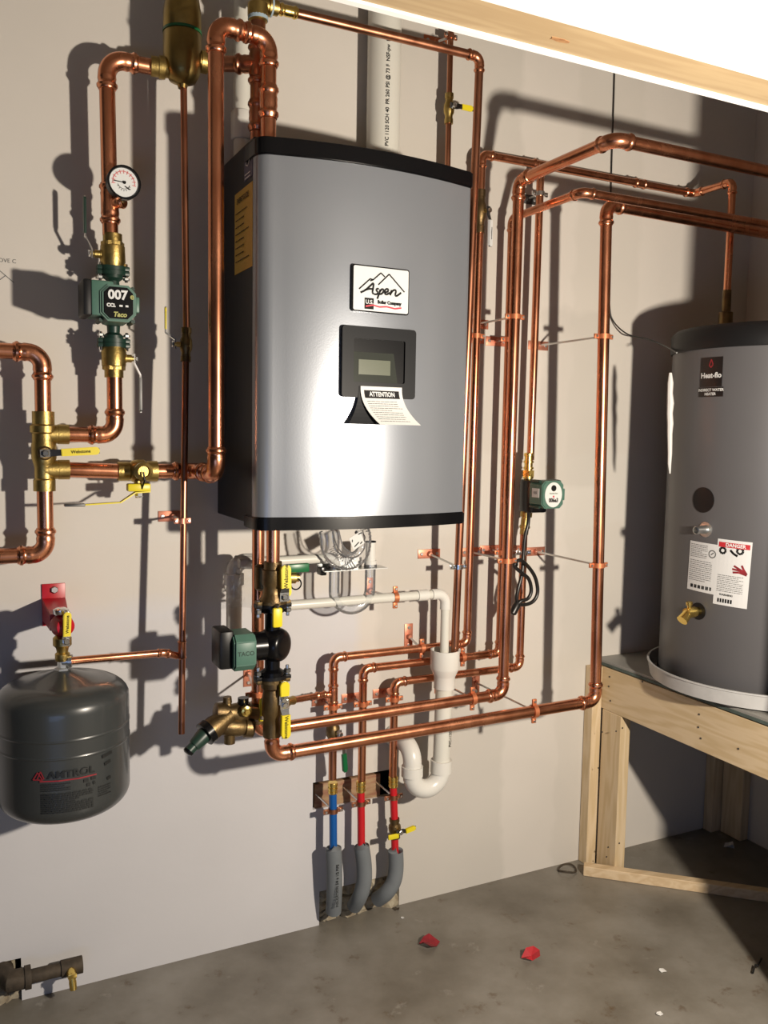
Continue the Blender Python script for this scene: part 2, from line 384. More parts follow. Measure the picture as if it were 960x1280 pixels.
def hanger(label, P, d, r, m='strap_copper', plate=True, rm='zinc', pd=None, pm='copper_plate', ear=.016, name='pipe_hanger', cat='pipe hanger', wall_s=0, off=V((0,0,0)), earz=None):
    """split ring clamp round a pipe at P (pipe direction d), carried by a threaded rod from a wall plate"""
    P = V(P); d = V(d).normalized(); B = V((P.x, -wall_s, P.z))+V(off)
    t = thing(name, label, cat, B)
    o = V((0,-1,0)); e = d.cross(o).normalized()
    mb = ring_mb(P, d, r*1.01, .013, .0026)
    obj('clamp_ring', mb, m, t)
    for s_ in (-1,1):
        fr = frame(P+e*s_*(r+.002+ear/2-.002), o, e); obj('clamp_ear', MB().box((ear,.013,.006), fr=fr, bev=.001), m, t)
        bolt(t, P+e*s_*(r+ear*.62)+o*.003, o, .0035, .004, m='zinc' if m != 'chrome' else 'chrome', name='clamp_screw')
    if plate:
        pd_ = V(pd) if pd else e
        fr = frame(B+o*.0015, o, pd_); mb = MB().box((.074,.027,.003), fr=fr, bev=.001); pl = obj('wall_plate', mb, pm, t)
        for s_ in (-1,1): bolt(pl, B+o*.003+pd_.normalized()*s_*.026, o, .005, .003, name='plate_screw')
        obj('rod_boss', MB().lathe([(.008,0),(.008,.006),(.0055,.009)], frame(B+o*.003, o), 12), pm, t)
    rod(t, B+o*.002, P-o*(r+.0005) if not off.length else P-o*(r+.0005), m=rm)
    return t
def lever(parent, S, out, ld, L, w=.016, col='yellow', base='chrome', rise=.018, grip=.62, name='handle', stem=.012, t=.003, thick=.0045, word=None):
    """lever handle: S on the valve body, out = stem direction, ld = lever direction"""
    S = V(S); out = V(out).normalized(); ld = V(ld).normalized(); sd = out.cross(ld)
    A = S+out*stem
    obj('stem', MB().lathe([(.006,0),(.006,stem),(.0045,stem+.004)], frame(S, out), 12), 'brass', parent)
    bolt(parent, A+out*t, out, .0075, .005, 'chrome', 'handle_nut')
    pts = [A-ld*.011, A+ld*.010, A+ld*(L*.30)+out*rise, A+ld*L+out*rise]
    h = obj(name, MB().sweep(pts, 0, flat=([w*.95,w*.9,w*.75,w*.75], t, out)), base, parent, smooth=False)
    g0 = A+ld*(L*(1-grip))+out*rise; g1 = A+ld*L+out*rise
    fr = frame((g0+g1)/2+out*.0, out, ld); b = bmesh.new(); Lg = (g1-g0).length
    n = 8; poly = []
    for k in range(n+1): a = -PI/2+PI*k/n; poly.append((Lg/2-w/2+math.cos(a)*w/2, math.sin(a)*w/2))
    poly += [(-Lg/2, w*.46), (-Lg/2, -w*.46)]
    b.free()
    fr2 = fr@Matrix.Translation((0,0,-thick))
    g = obj('grip', MB().prism(poly, thick*2, fr2, bev=.0012), col, h, label=None)
    if word:
        fn = plane_map(frame((g0+g1)/2+out*thick, out, ld)); text(word, w*.55, fn, 'ink', h, off=.0006, c=(0,-.0), bold=.0002)
    return h
def brass_body(parent, A, B, r, m='brass', name='valve_body', bulge=1.75):
    mb = lathe_between(A, B, [(0,1.1*r),(0,1.42*r),(.16,1.42*r),(.17,1.25*r),(.27,1.25*r),(.36,bulge*r*.95),(.5,bulge*r),(.64,bulge*r*.95),(.73,1.25*r),(.83,1.25*r),(.84,1.42*r),(1,1.42*r),(1,1.1*r)])
    return obj(name, mb, m, parent, ang=30)
def ball_valve(label, A, B, r, out, ld, L, col='yellow', m='brass', w=.016, name='ball_valve', rise=.018, grip=.62, word=None, group=None, bulge=1.75, thick=.0045, base='chrome'):
    A, B = V(A), V(B); t = thing(name, label, 'valve', min(A, B, key=lambda p: p.z), group)
    brass_body(t, A, B, r, m, bulge=bulge)
    C = (A+B)/2; out = V(out).normalized(); lever(t, C+out*r*bulge*.9, out, ld, L, w, col, base, rise, grip, word=word, thick=thick)
    return t
def smooth_path(P, k=5):
    P = [V(p) for p in P]; o = []
    for i in range(len(P)-1):
        a, b, c_, d = P[max(0,i-1)], P[i], P[i+1], P[min(len(P)-1,i+2)]
        for j in range(k):
            t_ = j/k; o.append(.5*((2*b)+(c_-a)*t_+(2*a-5*b+4*c_-d)*t_*t_+(3*b-a-3*c_+d)*t_**3))
    return o+[P[-1]]
X, Y, Z = V((1,0,0)), V((0,1,0)), V((0,0,1))
OUT = V((0,-1,0))
# ================================================================== the setting
XR = 2.485
H1 = (W(399,1138,0).x, W(499,1110,0).x, 0, W(440,1105,0).z)                # broken out notch at the floor
H2 = (W(391,990,0).x, W(494,975,0).x, W(440,1003,0).z, W(440,970,0).z)    # slot behind the red and blue tubes
H3 = (-.4, W(27,1230,0).x, 0.0, W(15,1200,0).z)
def build_wall():
    holes = [H1, H2, H3]
    xs = sorted({-1.4, XR+.013}|{h[0] for h in holes}|{h[1] for h in holes}); zs = sorted({0., 2.75}|{h[2] for h in holes}|{h[3] for h in holes})
    mb = MB()
    inside = lambda x, z: any(h[0] < x < h[1] and h[2] < z < h[3] for h in holes)
    for a, b in zip(xs, xs[1:]):
        for c, d in zip(zs, zs[1:]):
            if inside((a+b)/2, (c+d)/2): continue
            mb.add([(a,0,c),(b,0,c),(b,0,d),(a,0,d)], [(0,1,2,3)])
    T = .014
    for h in holes:
        a, b, c, d = h
        mb.add([(a,0,c),(a,T,c),(a,T,d),(a,0,d)], [(0,1,2,3)]); mb.add([(b,0,c),(b,T,c),(b,T,d),(b,0,d)], [(3,2,1,0)])
        mb.add([(a,0,d),(a,T,d),(b,T,d),(b,0,d)], [(0,1,2,3)])
        if c > .01: mb.add([(a,0,c),(a,T,c),(b,T,c),(b,0,c)], [(3,2,1,0)])
    struct('wall_back', mb, 'wall', smooth=False, recalc=False)
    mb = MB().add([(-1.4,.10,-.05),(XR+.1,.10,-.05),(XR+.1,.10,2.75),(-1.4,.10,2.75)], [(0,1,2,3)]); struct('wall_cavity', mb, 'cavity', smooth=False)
build_wall()
struct('floor', MB().add([(-2.5,-5.5,0),(3.6,-5.5,0),(3.6,.1,0),(-2.5,.1,0)], [(0,1,2,3)]), 'floor', smooth=False)
struct('wall_right', MB().box((.012,1.06,2.75), (XR+.006,-.53,1.375)), 'wall', smooth=False)
struct('ceiling', MB().box((4.6,1.2,.012), (1.2,-.45,2.72)), 'wall', smooth=False)
# partition with the opening the picture is taken through: header and right jamb
HZ, HY0, HY1 = 2.034, -1.0, -1.09
P0 = W(543,24.4,z=HZ); P1 = W(949,130,z=HZ)
t = struct('trim_1', MB().box((3.7,.002+abs(HY0-HY1),.038), (.2,(HY0+HY1)/2,HZ+.019), bev=.001), 'wood_header', smooth=False)
tk = MB(); _kx = W(700,50,z=HZ).x; tk.prism([(math.cos(2*PI*i/14)*random.uniform(.015,.024), math.sin(2*PI*i/14)*random.uniform(.004,.008)) for i in range(14)], .0016, Matrix.Translation((_kx,-1.035,HZ-.0008))); obj('wood_knot', tk, mat('knot', (.30,.13,.05), .6, nscale=60, col2=(.48,.27,.12)), t)
struct('wall_header_front', MB().box((3.7,.0127,.70), (.2,HY1-.0075,HZ+.345)), mat('drywall_white', (.95,.95,.94), .8), smooth=False)
struct('wall_header_back', MB().box((3.7,.0127,.69), (.2,HY0+.0075,HZ+.341)), 'drywall_white', smooth=False)
struct('wall_partition', MB().box((1.5,.117,2.72), (1.755+.75,-1.045,1.36)), 'wall', smooth=False)
# rubble and wood seen in the openings
rb = MB()
for i in range(46):
    a = random.uniform(H1[0]+.008, H1[1]-.008); z = random.uniform(.0, H1[3]*.9); s = random.uniform(.014,.034)
    b = bmesh.new(); bmesh.ops.create_icosphere(b, subdivisions=1, radius=s)
    for v in b.verts: v.co *= random.uniform(.75,1.2)
    bmesh.ops.scale(b, vec=(1,.6,.7), verts=b.verts); rb.bm(b, Matrix.Translation((a, .012+random.uniform(0,.010), max(z, s*.3))))
rb.box((H1[1]-H1[0],.03,H1[3]), ((H1[0]+H1[1])/2,.035,H1[3]/2))
tag(obj('broken_concrete', rb, 'rubble', smooth=False, kind='stuff'), 'rough broken mortar in the wall notch at the floor under the grey insulated tubes', 'rubble')
rb = MB()
for i in range(60):
    a = random.uniform(-.1, H3[1]-.006); z = random.uniform(0, H3[3]*.85); s = random.uniform(.015,.035)
    b = bmesh.new(); bmesh.ops.create_icosphere(b, subdivisions=1, radius=s)
    for v in b.verts: v.co *= random.uniform(.7,1.2)
    rb.bm(b, Matrix.Translation((a, .028, max(z, .012))))
tag(obj('broken_plaster', rb, 'rubble', smooth=False, kind='stuff'), 'crumbled plaster round the hole where the rusty pipe leaves the wall, lower left', 'rubble')
bk = tag(obj('backing_board', MB().box((H2[1]-H2[0]-.055,.018,H2[3]-H2[2]-.010), ((H2[0]+H2[1])/2-.018,.016,(H2[2]+H2[3])/2-.006), bev=.001), mat('board', (.50,.36,.20), .7, nscale=14, col2=(.30,.12,.07), stretch=(1,1,4))), 'scrap of reddish wood board in the wall slot behind the red and blue tubes', 'board')
# ================================================================== boiler
BX0, BX1 = .605, 1.150
BZ1, BZ0 = 2.040, 1.198
DY, DE, BUL = -.297, -.332, .040
def yfront(x):
    u = (x-BX0)/(BX1-BX0)*2-1; return DE-BUL*(1-u*u)
def door_poly(off=0, y0=None, n=18):
    pts = []; rr = .034
    pts.append((BX0-off, (y0 if y0 is not None else DY)))
    for k in range(7):
        a = PI+PI/2*k/6; pts.append((BX0-off+rr+math.cos(a)*rr, yfront(BX0+rr)+rr-off+math.sin(a)*rr))
    for k in range(1, n):
        x = BX0+rr+(BX1-BX0-1.4*rr)*k/n; pts.append((x, yfront(x)-off))
    r2 = .4*rr
    for k in range(5):
        a = -PI/2+PI/2*k/4; pts.append((BX1+off-r2+math.cos(a)*r2, yfront(BX1-r2)+r2-off+math.sin(a)*r2))
    pts.append((BX1+off, (y0 if y0 is not None else DY)))
    return pts
bo = thing('wall_hung_boiler', 'large silver-fronted wall-hung boiler with black sides and black top and bottom trim', 'boiler', ((BX0+BX1)/2,-.15,BZ0-.03))
obj('cabinet', MB().box((BX1-BX0-.004,.295,BZ1-BZ0+.02), ((BX0+BX1)/2,-.148,(BZ0+BZ1)/2+.008), bev=.003), 'black_metal', bo, smooth=False)
obj('front_door', MB().prism(door_poly(), BZ1-BZ0-.045, Matrix.Translation((0,0,BZ0+.018))), 'silver_door', bo, ang=30)
obj('top_trim', MB().prism(door_poly(.0035, DY+.05), .038, Matrix.Translation((0,0,BZ1-.030)), bev=.003), 'black_plastic', bo, ang=30)
obj('bottom_trim', MB().prism(door_poly(.0035, DY+.05), .030, Matrix.Translation((0,0,BZ0-.011)), bev=.003), 'black_plastic', bo, ang=30)
fn_front = lambda u, v, h=0: V((u, yfront(u)-h, v))
def front_xz(px, py):
    p = W(px, py, .37)
    for _ in range(6): p = W(px, py, -yfront(p.x))
    return p
# badge
c = front_xz(475,363); cu, cv = c.x, c.z; hw = (front_xz(511,365).x-front_xz(440,362).x)/2; hh = (front_xz(475,334).z-front_xz(475,392).z)/2
def rr_poly(w, h, r, n=4):
    p = []
    for sx, sy, a0 in ((1,-1,-PI/2),(1,1,0),(-1,1,PI/2),(-1,-1,PI)):
        for k in range(n+1): a = a0+PI/2*k/n; p.append((sx*(w-r)+math.cos(a)*r, sy*(h-r)+math.sin(a)*r))
    return p
dx = .01; ny = (yfront(cu+dx)-yfront(cu-dx))/(2*dx); nrm = V((ny,-1,0)).normalized()
fb = frame(fn_front(cu,cv), nrm, V((1,ny,0)))
bd = obj('badge', MB().prism(rr_poly(hw,hh,.006), .006, fb, bev=.001), 'black_plastic', bo, label='black rimmed badge plate')
obj('badge_face', MB().prism(rr_poly(hw-.003,hh-.003,.004), .0012, fb@Matrix.Translation((0,0,.0058))), 'white', bd)
fm = plane_map(fb@Matrix.Translation((0,0,.0068)))
k = hw/.062
def bp_(x, y): return ((x-405)/190*hw, (275+(x-405)*.1-y)/158*hh)
def curve2(P, kk=5): return [(q.x, q.y) for q in smooth_path([(*bp_(*p),0) for p in P], kk)]
_L = [[(268,292),(300,276),(330,248),(352,230),(350,262),(346,292),(354,302)],[(296,276),(325,268),(352,270)],
 [(388,268),(374,268),(372,280),(382,290),(376,304),(356,304)],[(398,272),(390,302),(378,336)],[(394,288),(408,270),(420,276),(414,294),(400,304),(390,300)],
 [(424,292),(444,288),(452,274),(440,268),(428,280),(428,298),(440,306),(462,294)],[(474,276),(468,296),(464,312)],[(467,300),(482,280),(498,276),(503,288),(497,308),(508,316),(538,294)]]
obj('script_lettering', strokes(fm, [curve2(l) for l in _L], .0044), 'ink', bd, smooth=False, recalc=False, kind='stuff')
obj('mountain_emblem', strokes(fm, [[bp_(*p) for p in l] for l in ([(258,268),(330,200),(350,206),(400,160),(426,186)],[(330,214),(352,206)],[(384,240),(455,168),(560,290)])], .0030), 'ink', bd, smooth=False, recalc=False, kind='stuff')
obj('logo_block', MB().prism(rr_poly(.0115,.0125,.0005), .0006, fb@Matrix.Translation((-.026*k,-.033,.0072))), 'ink', bd)
text('U.S.', .0125, fm, 'white', bd, c=(-.026*k,-.030), off=.0020, bold=.0003)
text('Boiler Company', .0105, fm, 'ink', bd, c=(.018*k,-.028), bold=.0006, sx=.88)
obj('swoosh', strokes(fm, [[(-.034*k,-.040),(-.018*k,-.036),(-.004*k,-.039),(.012*k,-.037),(.030*k,-.040),(.044*k,-.037)]], .0035, .0022), 'logo_red', bd, smooth=False, recalc=False, kind='stuff')
# control window
c = front_xz(473,454); cu, cv = c.x, c.z; hw = (front_xz(519,455).x-front_xz(428,453).x)/2; hh = (front_xz(473,410).z-front_xz(473,498).z)/2
ny = (yfront(cu+dx)-yfront(cu-dx))/(2*dx); nrm = V((ny,-1,0)).normalized()
fw = frame(fn_front(cu,cv), nrm, V((1,ny,0)))
def ring_prism(fr, w0, h0, w1, h1, z0, z1, cx=0, cy=0, zi=None):
    mb = MB(); o = rr_poly(w0,h0,.008); i = [(x+cx,y+cy) for x, y in rr_poly(w1,h1,.004)]; n = len(o); vs = []
    zi = z1 if zi is None else zi
    for pl, z in ((o,z0),(o,z1),(i,zi),(i,z0)): vs += [fr@V((x,y,z)) for x, y in pl]
    fs = [(a*n+j, a*n+(j+1)%n, ((a+1)%4)*n+(j+1)%n, ((a+1)%4)*n+j) for a in range(4) for j in range(n)]
    mb.add(vs, fs); return mb
bz = obj('control_window', ring_prism(fw, hw, hh, hw*.70, hh*.61, -.001, .007, 0, .004), 'dark_grey', bo, smooth=False, label='dark grey window bezel')
obj('window_back', MB().box((hw*1.42,hh*1.26,.001), (0,.004,.0012), fr=fw), 'black_plastic', bz, smooth=False)
pf = fw@Matrix.Translation((-.010,-.006,.0025))
obj('control_panel', MB().add([pf@V(p) for p in [(-hw*.58,-hh*.50,0),(hw*.62,-hh*.50,0),(hw*.50,hh*.36,0),(-hw*.58,hh*.36,0),(-hw*.58,-hh*.50,.0015),(hw*.62,-hh*.50,.0015),(hw*.50,hh*.36,.0015),(-hw*.58,hh*.36,.0015)]], [(0,1,2,3),(4,5,6,7),(0,1,5,4),(1,2,6,5),(2,3,7,6),(3,0,4,7)]), 'display_glass', bz, smooth=False)
obj('display', MB().box((hw*.86,hh*.42,.0008), (-.002,-hh*.06,.0022), fr=pf), 'display_lcd', bz, smooth=False)
# yellow energy label and star label on the left side
def side_pt(px, py): return W(px, py, x=BX0)
fs_ = lambda u, v, h=0: V((BX0-h, u, v))
def side_quad(pxs, name, m, off, parent):
    ps = [side_pt(*p) for p in pxs]; yy = [p.y for p in ps]; zz = [p.z for p in ps]
    y0, y1, z0, z1 = min(yy), max(yy), min(zz), max(zz)
    mb = MB().box((.001,y1-y0,z1-z0), (BX0+.0014-off,(y0+y1)/2,(z0+z1)/2)); return obj(name, mb, m, parent, smooth=False), (y0,y1,z0,z1)
lb, (y0,y1,z0,z1) = side_quad([(293,245),(315,226),(315,330),(293,344)], 'energy_label', 'label_yellow', .0, bo)
fr = frame((BX0-.0002,(y0+y1)/2,(z0+z1)/2), (-1,0,0), (0,-1,0)); fy = plane_map(fr)
text('ENERGYGUIDE', .017, fy, 'ink', lb, c=(0,(z1-z0)*.38), bold=.0004, sx=(y1-y0)/.17)
obj('small_print', lines_mb(fy, -(y1-y0)*.4, (y1-y0)*.4, -(z1-z0)*.40, (z1-z0)*.28, 8, .0025, seed=3, fill=.6), 'ink', lb, smooth=False, recalc=False, kind='stuff')
lb, (y0,y1,z0,z1) = side_quad([(305,190),(315,181),(315,219),(305,226)], 'star_label', 'energy_blue', .0, bo)
fy = plane_map(frame((BX0-.0002,(y0+y1)/2,(z0+z1)/2), (-1,0,0), (0,-1,0)))
obj('emblem', strokes(fy, [[(-.018,.012),(-.010,.026),(.004,.028),(.014,.016),(.014,.004)],[(-.014,.0),(.0,.014),(.014,.004),(.002,-.006),(-.014,0)],[(-.02,-.022),(.02,-.022)],[(-.02,-.030),(.02,-.030)]], .0022), 'white', lb, smooth=False, recalc=False, kind='stuff')
# attention tag hanging out of the window
c = front_xz(474,486); d1 = front_xz(474,526)
tg = thing('attention_tag', 'white paper tag headed ATTENTION, curled and hanging from the boiler window', 'tag', (c.x, c.y-.01, d1.z))
def tagmap(ox, tilt, curl, dy=0):
    def f(u, v, h=0):   # v 0 at top .. -L
        s = -v; return V((c.x+ox+u+tilt*s*s*18, c.y-.0115-dy-h-curl*s*s*9, c.z+v*(1-.12*s*10*curl)))
    return f
wt = (front_xz(500,486).x-front_xz(449,486).x)
tm = tagmap(0, .30, .35); bm_ = tagmap(-.006, -.22, .12, -.0035)
sheet(bm_, wt*.86, .088, 'dark_grey', tg, 'back_sheet', c=(-.004,-.040), nx=4, ny=10, label='dark rear sheet of the tag')
fsheet = sheet(tm, wt, .090, 'paper', tg, 'front_sheet', c=(0,-.041), nx=4, ny=12)
sheet(tm, wt*.84, .018, 'ink', tg, 'heading_band', off=.0008, c=(0,-.014), nx=4, ny=3)
text('ATTENTION', .0145, tm, 'white', tg, c=(0,-.014), off=.0018, bold=.0005, sx=.80)
obj('small_print', lines_mb(tm, -wt*.40, wt*.40, -.080, -.028, 10, .0013, seed=5), 'ink_grey', tg, smooth=False, recalc=False, kind='stuff')
# ================================================================== left circuit (s = .10)
R1 = .0175
S1 = .10
def tag_lbl(t, l): t['label'] = l; return t
A = W(-60,441,S1); cE = W(52,441,S1); Bt = W(54,516,S1)
cE = V((Bt.x, -S1, cE.z)); A = V((A.x-.15, -S1, cE.z))
run('copper_pipe', 'thick copper pipe entering upper left and turning down into the brass double tee', [A, cE, Bt], R1)
D0 = W(56,612,S1); D1 = V((D0.x,-S1,W(56,693,S1).z)); D2 = V((A.x,-S1,D1.z))
run('copper_pipe', 'thick copper pipe leaving the brass double tee downward and turning out of frame left', [D0, D1, D2], R1)
# hydraulic separator tee body
ht = thing('primary_tee_valve', 'brass closely spaced double tee with yellow lever, far left of the wall', 'valve', D0)
zt, zb = Bt.z+.003, D0.z-.003; xt = Bt.x
obj('valve_body', lathe_between((xt,-S1,zb), (xt,-S1,zt), [(0,R1*1.05),(0,.024),(.14,.024),(.16,.021),(.3,.021),(.34,.023),(.42,.027),(.58,.027),(.62,.025),(.72,.025),(.74,.029),(.82,.029),(.84,.024),(1,.024),(1,R1*1.05)]), 'brass', ht)
zA, zB = W(86,543,S1).z, W(86,587,S1).z; xh = W(86,543,S1).x
for z in (zA, zB):
    obj('branch_port', lathe_between((xt,-S1,z), (xh,-S1,z), [(0,.022),(.55,.0215),(.56,.0225),(1,.0225),(1,.018)]), 'brass', ht)
zl = W(55,566,S1).z; lever(ht, (xt,-S1-.024,zl), OUT, (1,0,.06), W(121,562,S1).x-xt, .018, 'yellow', 'steel_dark', .010, .72, word='Webstone', thick=.004)
obj('bonnet', MB().lathe([(.016,0),(.016,.006),(.012,.010)], frame((xt,-S1-.024,zl), OUT), 16), 'brass_dark', ht)
# branch up to the pump
q0 = V((xh-.006,-S1,zA)); q2 = W(143,470,S1); q1 = V((q2.x,-S1,zA))
run('copper_pipe', 'short thick copper pipe from the double tee curving up to the left pump', [q0, q1, q2], R1)
px_ = q2.x
def Z1(py): return W(143,py,S1).z
def flange(parent, P, w=.072, h=.010, m='pump_green_dark', r=.030, dirx=X):
    fr = frame(P, Z, dirx); poly = []
    for k in range(24):
        a = 2*PI*k/24; x = math.cos(a)*r; y = math.sin(a)*r
        poly.append((x*1.0, y*.85))
    mb = MB().prism(poly, h, fr@Matrix.Translation((0,0,-h/2)), bev=.001)
    mb.box((w,.026,h), fr=fr, bev=.002)
    return obj('flange', mb, m, parent)
def iso_valve(label, z0, z1, x, y, side, lz, L, col, flz, word=None, r=R1, body='brass'):
    t = thing('isolation_valve', label, 'valve', (x,y,min(z0,z1)))
    # z0: pipe end, z1: flange end
    obj('valve_body', lathe_between((x,y,z0), (x,y,z1), [(0,r*1.03),(0,r*1.22),(.22,r*1.22),(.23,r*1.34),(.33,r*1.34),(.36,r*1.55),(.8,r*1.62),(.9,r*1.45),(1,r*1.45)]), body, t)
    obj('hex_band', lathe_between((x,y,z0+(z1-z0)*.24), (x,y,z0+(z1-z0)*.36), [(0,r*1.5),(1,r*1.5)], 6), body, t, ang=20)
    zc = z0+(z1-z0)*.62
    obj('side_boss', lathe_between((x,y,zc), (x+side*.040,y,zc), [(0,.011),(.7,.011),(.71,.009),(1,.009)]), body, t)
    lever(t, (x+side*.040,y,zc), (side,0,0), (0,0,lz), L, .014, col, 'chrome', .014, .66, stem=.006, thick=.0028)
    flange(t, V((x,y,z1)), m='brass_dark' if body != 'brass' else 'pump_green_dark')
    return t
zu0, zu1 = Z1(293), Z1(336); zd1, zd0 = Z1(432), Z1(472)
xu = W(141,330,S1).x
iso_valve('brass isolation valve above the left pump, dark green lever pointing up', zu0, zu1, xu, -S1, -1, 1, .125, 'pump_green_dark', 0)
iso_valve('brass isolation valve under the left pump, thin dark lever pointing down on its right', zd0, zd1, xu, -S1, 1, -1, .125, 'steel_dark', 0)
# pump 007
pm = thing('circulator_pump', 'green circulator pump with black face reading 007, on the left riser', 'pump', (xu,-S1,zd1))
pc = (zu1+zd1)/2
obj('volute', lathe_between((xu,-S1,zd1+.006), (xu,-S1,zu1-.006), [(0,.022),(.1,.022),(.14,.014),(.24,.015),(.34,.034),(.66,.034),(.76,.015),(.86,.014),(.9,.022),(1,.022)]), 'pump_green_dark', pm)
obj('volute_housing', MB().lathe([(.043,0),(.045,.01),(.045,.045),(.04,.05)], frame((xu,-S1+.02,pc), OUT), 24), 'pump_green_dark', pm)
for z, s_ in ((zu1,-1),(zd1,1)):
    flange(pm, V((xu,-S1,z+s_*.0105)))
    for sx in (-1,1):
        b = V((xu+sx*.029,-S1-.004,z+s_*.020)); rod(pm, b-Z*s_*.032, b+Z*s_*.010, .004, 'chrome', 'flange_bolt')
        bolt(pm, b, (0,0,s_), .0075, .006, 'zinc', 'flange_nut')
fc = W(150,379,.235)
def oct_poly(w, h, c):
    return [(w-c,-h),(w,-h+c),(w,h-c),(w-c,h),(-w+c,h),(-w,h-c),(-w,-h+c),(-w+c,-h)]
hwf = (W(172,379,.235).x-W(127,379,.235).x)/2; hhf = (W(150,356,.235).z-W(150,402,.235).z)/2
ff = frame((fc.x-.003,-.235,fc.z), OUT, X)
obj('motor_housing', MB().prism(oct_poly(hwf,hhf,.016), .085, ff@Matrix.Translation((0,0,-.085)), bev=.004), 'pump_green', pm, ang=25)
for a, b in ((1,1),(1,-1),(-1,1),(-1,-1)):
    bolt(pm, ff@V((a*(hwf-.004),b*(hhf-.004),-.07)), OUT, .006, .05, 'pump_green_dark', 'housing_bolt')
obj('housing_tab', MB().box((.012,.034,.05), (hwf+.002,0,-.03), fr=ff, bev=.003), 'pump_green', pm)
fp = obj('face_label', MB().prism(oct_poly(hwf*.80,hhf*.86,.012), .0025, ff, bev=.0006), 'black_plastic', pm)
fm = plane_map(ff@Matrix.Translation((0,0,.0026)))
text('007', .027, fm, 'white', fp, c=(-.002,.016), bold=.0010); text('e', .018, fm, 'gold_ink', fp, c=(.028,.015), bold=.0004)
text('CCi.', .010, fm, 'white', fp, c=(-.016,-.006), bold=.0006); obj('print_dash', strokes(fm, [[(.001,-.006),(.008,-.006)],[(.014,-.006),(.020,-.006)]], .004), 'white', fp, smooth=False, recalc=False, kind='stuff')
text('Taco', .014, fm, 'gold_ink', fp, c=(.002,-.025), bold=.0006, shear=.2)
tbx = W(112,375,.2).x; tb1 = W(134,375,.2).x
hh2 = (W(120,352,.2).z-W(120,396,.2).z)/2; zc2 = W(120,374,.2).z
obj('terminal_box', MB().box((tb1-tbx+.01,.085,hh2*2), ((tb1+tbx)/2+.005,-.185,zc2), bev=.004), 'pump_green', pm)
obj('terminal_cover', MB().box((.018,.087,hh2*2+.002), (tbx-.008,-.185,zc2), bev=.005), 'black_matte', pm)
# pipe above pump with gauge tee, elbow right to the separator
g0 = V((xu,-S1,zu0-.004)); top = W(136,73,S1); g1 = V((W(134,150,S1).x,-S1,top.z)); sepx = W(228,60,S1).x
g2 = V((W(196,73,S1).x,-S1,top.z)); g0.x = W(138,290,S1).x
cp = run('copper_pipe', 'thick copper riser above the left pump carrying the gauge, turning to the air separator', [g0, g1, g2], R1, R=.038)
gt = V((g1.x+(g0.x-g1.x)*.88,-S1,W(140,255,S1).z)); tee(cp, gt, g1-g0, (.62,-.78,0), R1, .011)
# gauge
gp = W(155,228,.175); gd = V((.10,-.99,.02)).normalized()
ga = thing('pressure_gauge', 'round white dial gauge with black rim on the left riser', 'gauge', gp)
gf = frame(gp, gd, X)
obj('case', MB().lathe([(.030,-.022),(.036,-.018),(.037,0),(.037,.003),(.0325,.003),(.0315,-.001)], gf, 32, caps=False), 'black_plastic', ga)
obj('case_back', MB().lathe([(.030,-.022),(.031,-.020),(.0315,-.002)], gf, 32), 'zinc', ga)
dl = obj('dial', MB().lathe([(.0325,-.003),(.0325,-.0015)], gf, 32), 'white', ga)
fm = plane_map(gf@Matrix.Translation((0,0,-.0014)))
def arcseg(r, a0, a1, n): return [(r*math.cos(math.radians(a0+(a1-a0)*i/n)), r*math.sin(math.radians(a0+(a1-a0)*i/n))) for i in range(n+1)]
obj('red_scale', strokes(fm, [arcseg(.024,190,-10,16)]+[[(.019*math.cos(a),.019*math.sin(a)),(.027*math.cos(a),.027*math.sin(a))] for a in [math.radians(190-200*i/10) for i in range(11)]], .0016), 'gauge_red', dl, smooth=False, recalc=False, kind='stuff')
obj('lower_scale', strokes(fm, [arcseg(.014,200,340,8)]+[[(.012*math.cos(a),.012*math.sin(a)-.004),(.015*math.cos(a),.015*math.sin(a)-.004)] for a in [math.radians(200+140*i/6) for i in range(7)]], .001), 'ink', dl, smooth=False, recalc=False, kind='stuff')
obj('needle', strokes(fm, [[(.002,0),(-.022,.001)]], .0022, .002), 'ink', dl, smooth=False, recalc=False)
obj('needle', strokes(fm, [[(.002,-.008),(.014,-.014)]], .002, .002), 'ink', dl, smooth=False, recalc=False)
obj('needle_hub', MB().lathe([(.0035,0),(.003,.003)], gf@Matrix.Translation((.001,0,0)), 10), 'ink', dl)
obj('gauge_stem', MB().sweep([gt+V((.02,-.028,0)), gp-gd*.035-Z*.012, gp-gd*.02], [.009,.009,.010], 12), 'brass_dark', ga)
# air separator
sy = -.115; s0 = W(228,104,-sy).z; s1 = W(226,-40,-sy).z; sx_ = W(228,60,-sy).x
asp = thing('air_separator', 'brass air separator with a thin green band, cut by the top edge of the frame', 'air separator', (sx_,sy,s0))
L = s1-s0
obj('separator_body', MB().lathe([(.010,-.012),(.012,-.004),(.030,.004),(.040,.022),(.0435,.05),(.0435,.107),(.0415,.11),(.0415,.113),(.0435,.116),(.043,.155),(.036,.20),(.030,.215),(.022,.25),(.018,.30)], frame((sx_,sy,s0), Z), 32), 'brass_mid', asp)
obj('green_band', ring_mb((sx_,sy,s0+.112), Z, .0425, .006, .0018, 32), 'green_handle', asp)
obj('left_port', lathe_between((sx_,sy,top.z), (g2.x-.014,sy+.010,top.z), [(0,.021),(.55,.021),(.56,.025),(.75,.025),(.76,.022),(1,.022)]), 'brass', asp)
rx = W(262,77,S1).x
obj('right_port', lathe_between((sx_,sy,W(262,79,-sy).z), (rx,sy,W(262,79,-sy).z), [(0,.021),(.60,.021),(.61,.025),(.85,.025),(.86,.022),(1,.022)]), 'brass', asp)
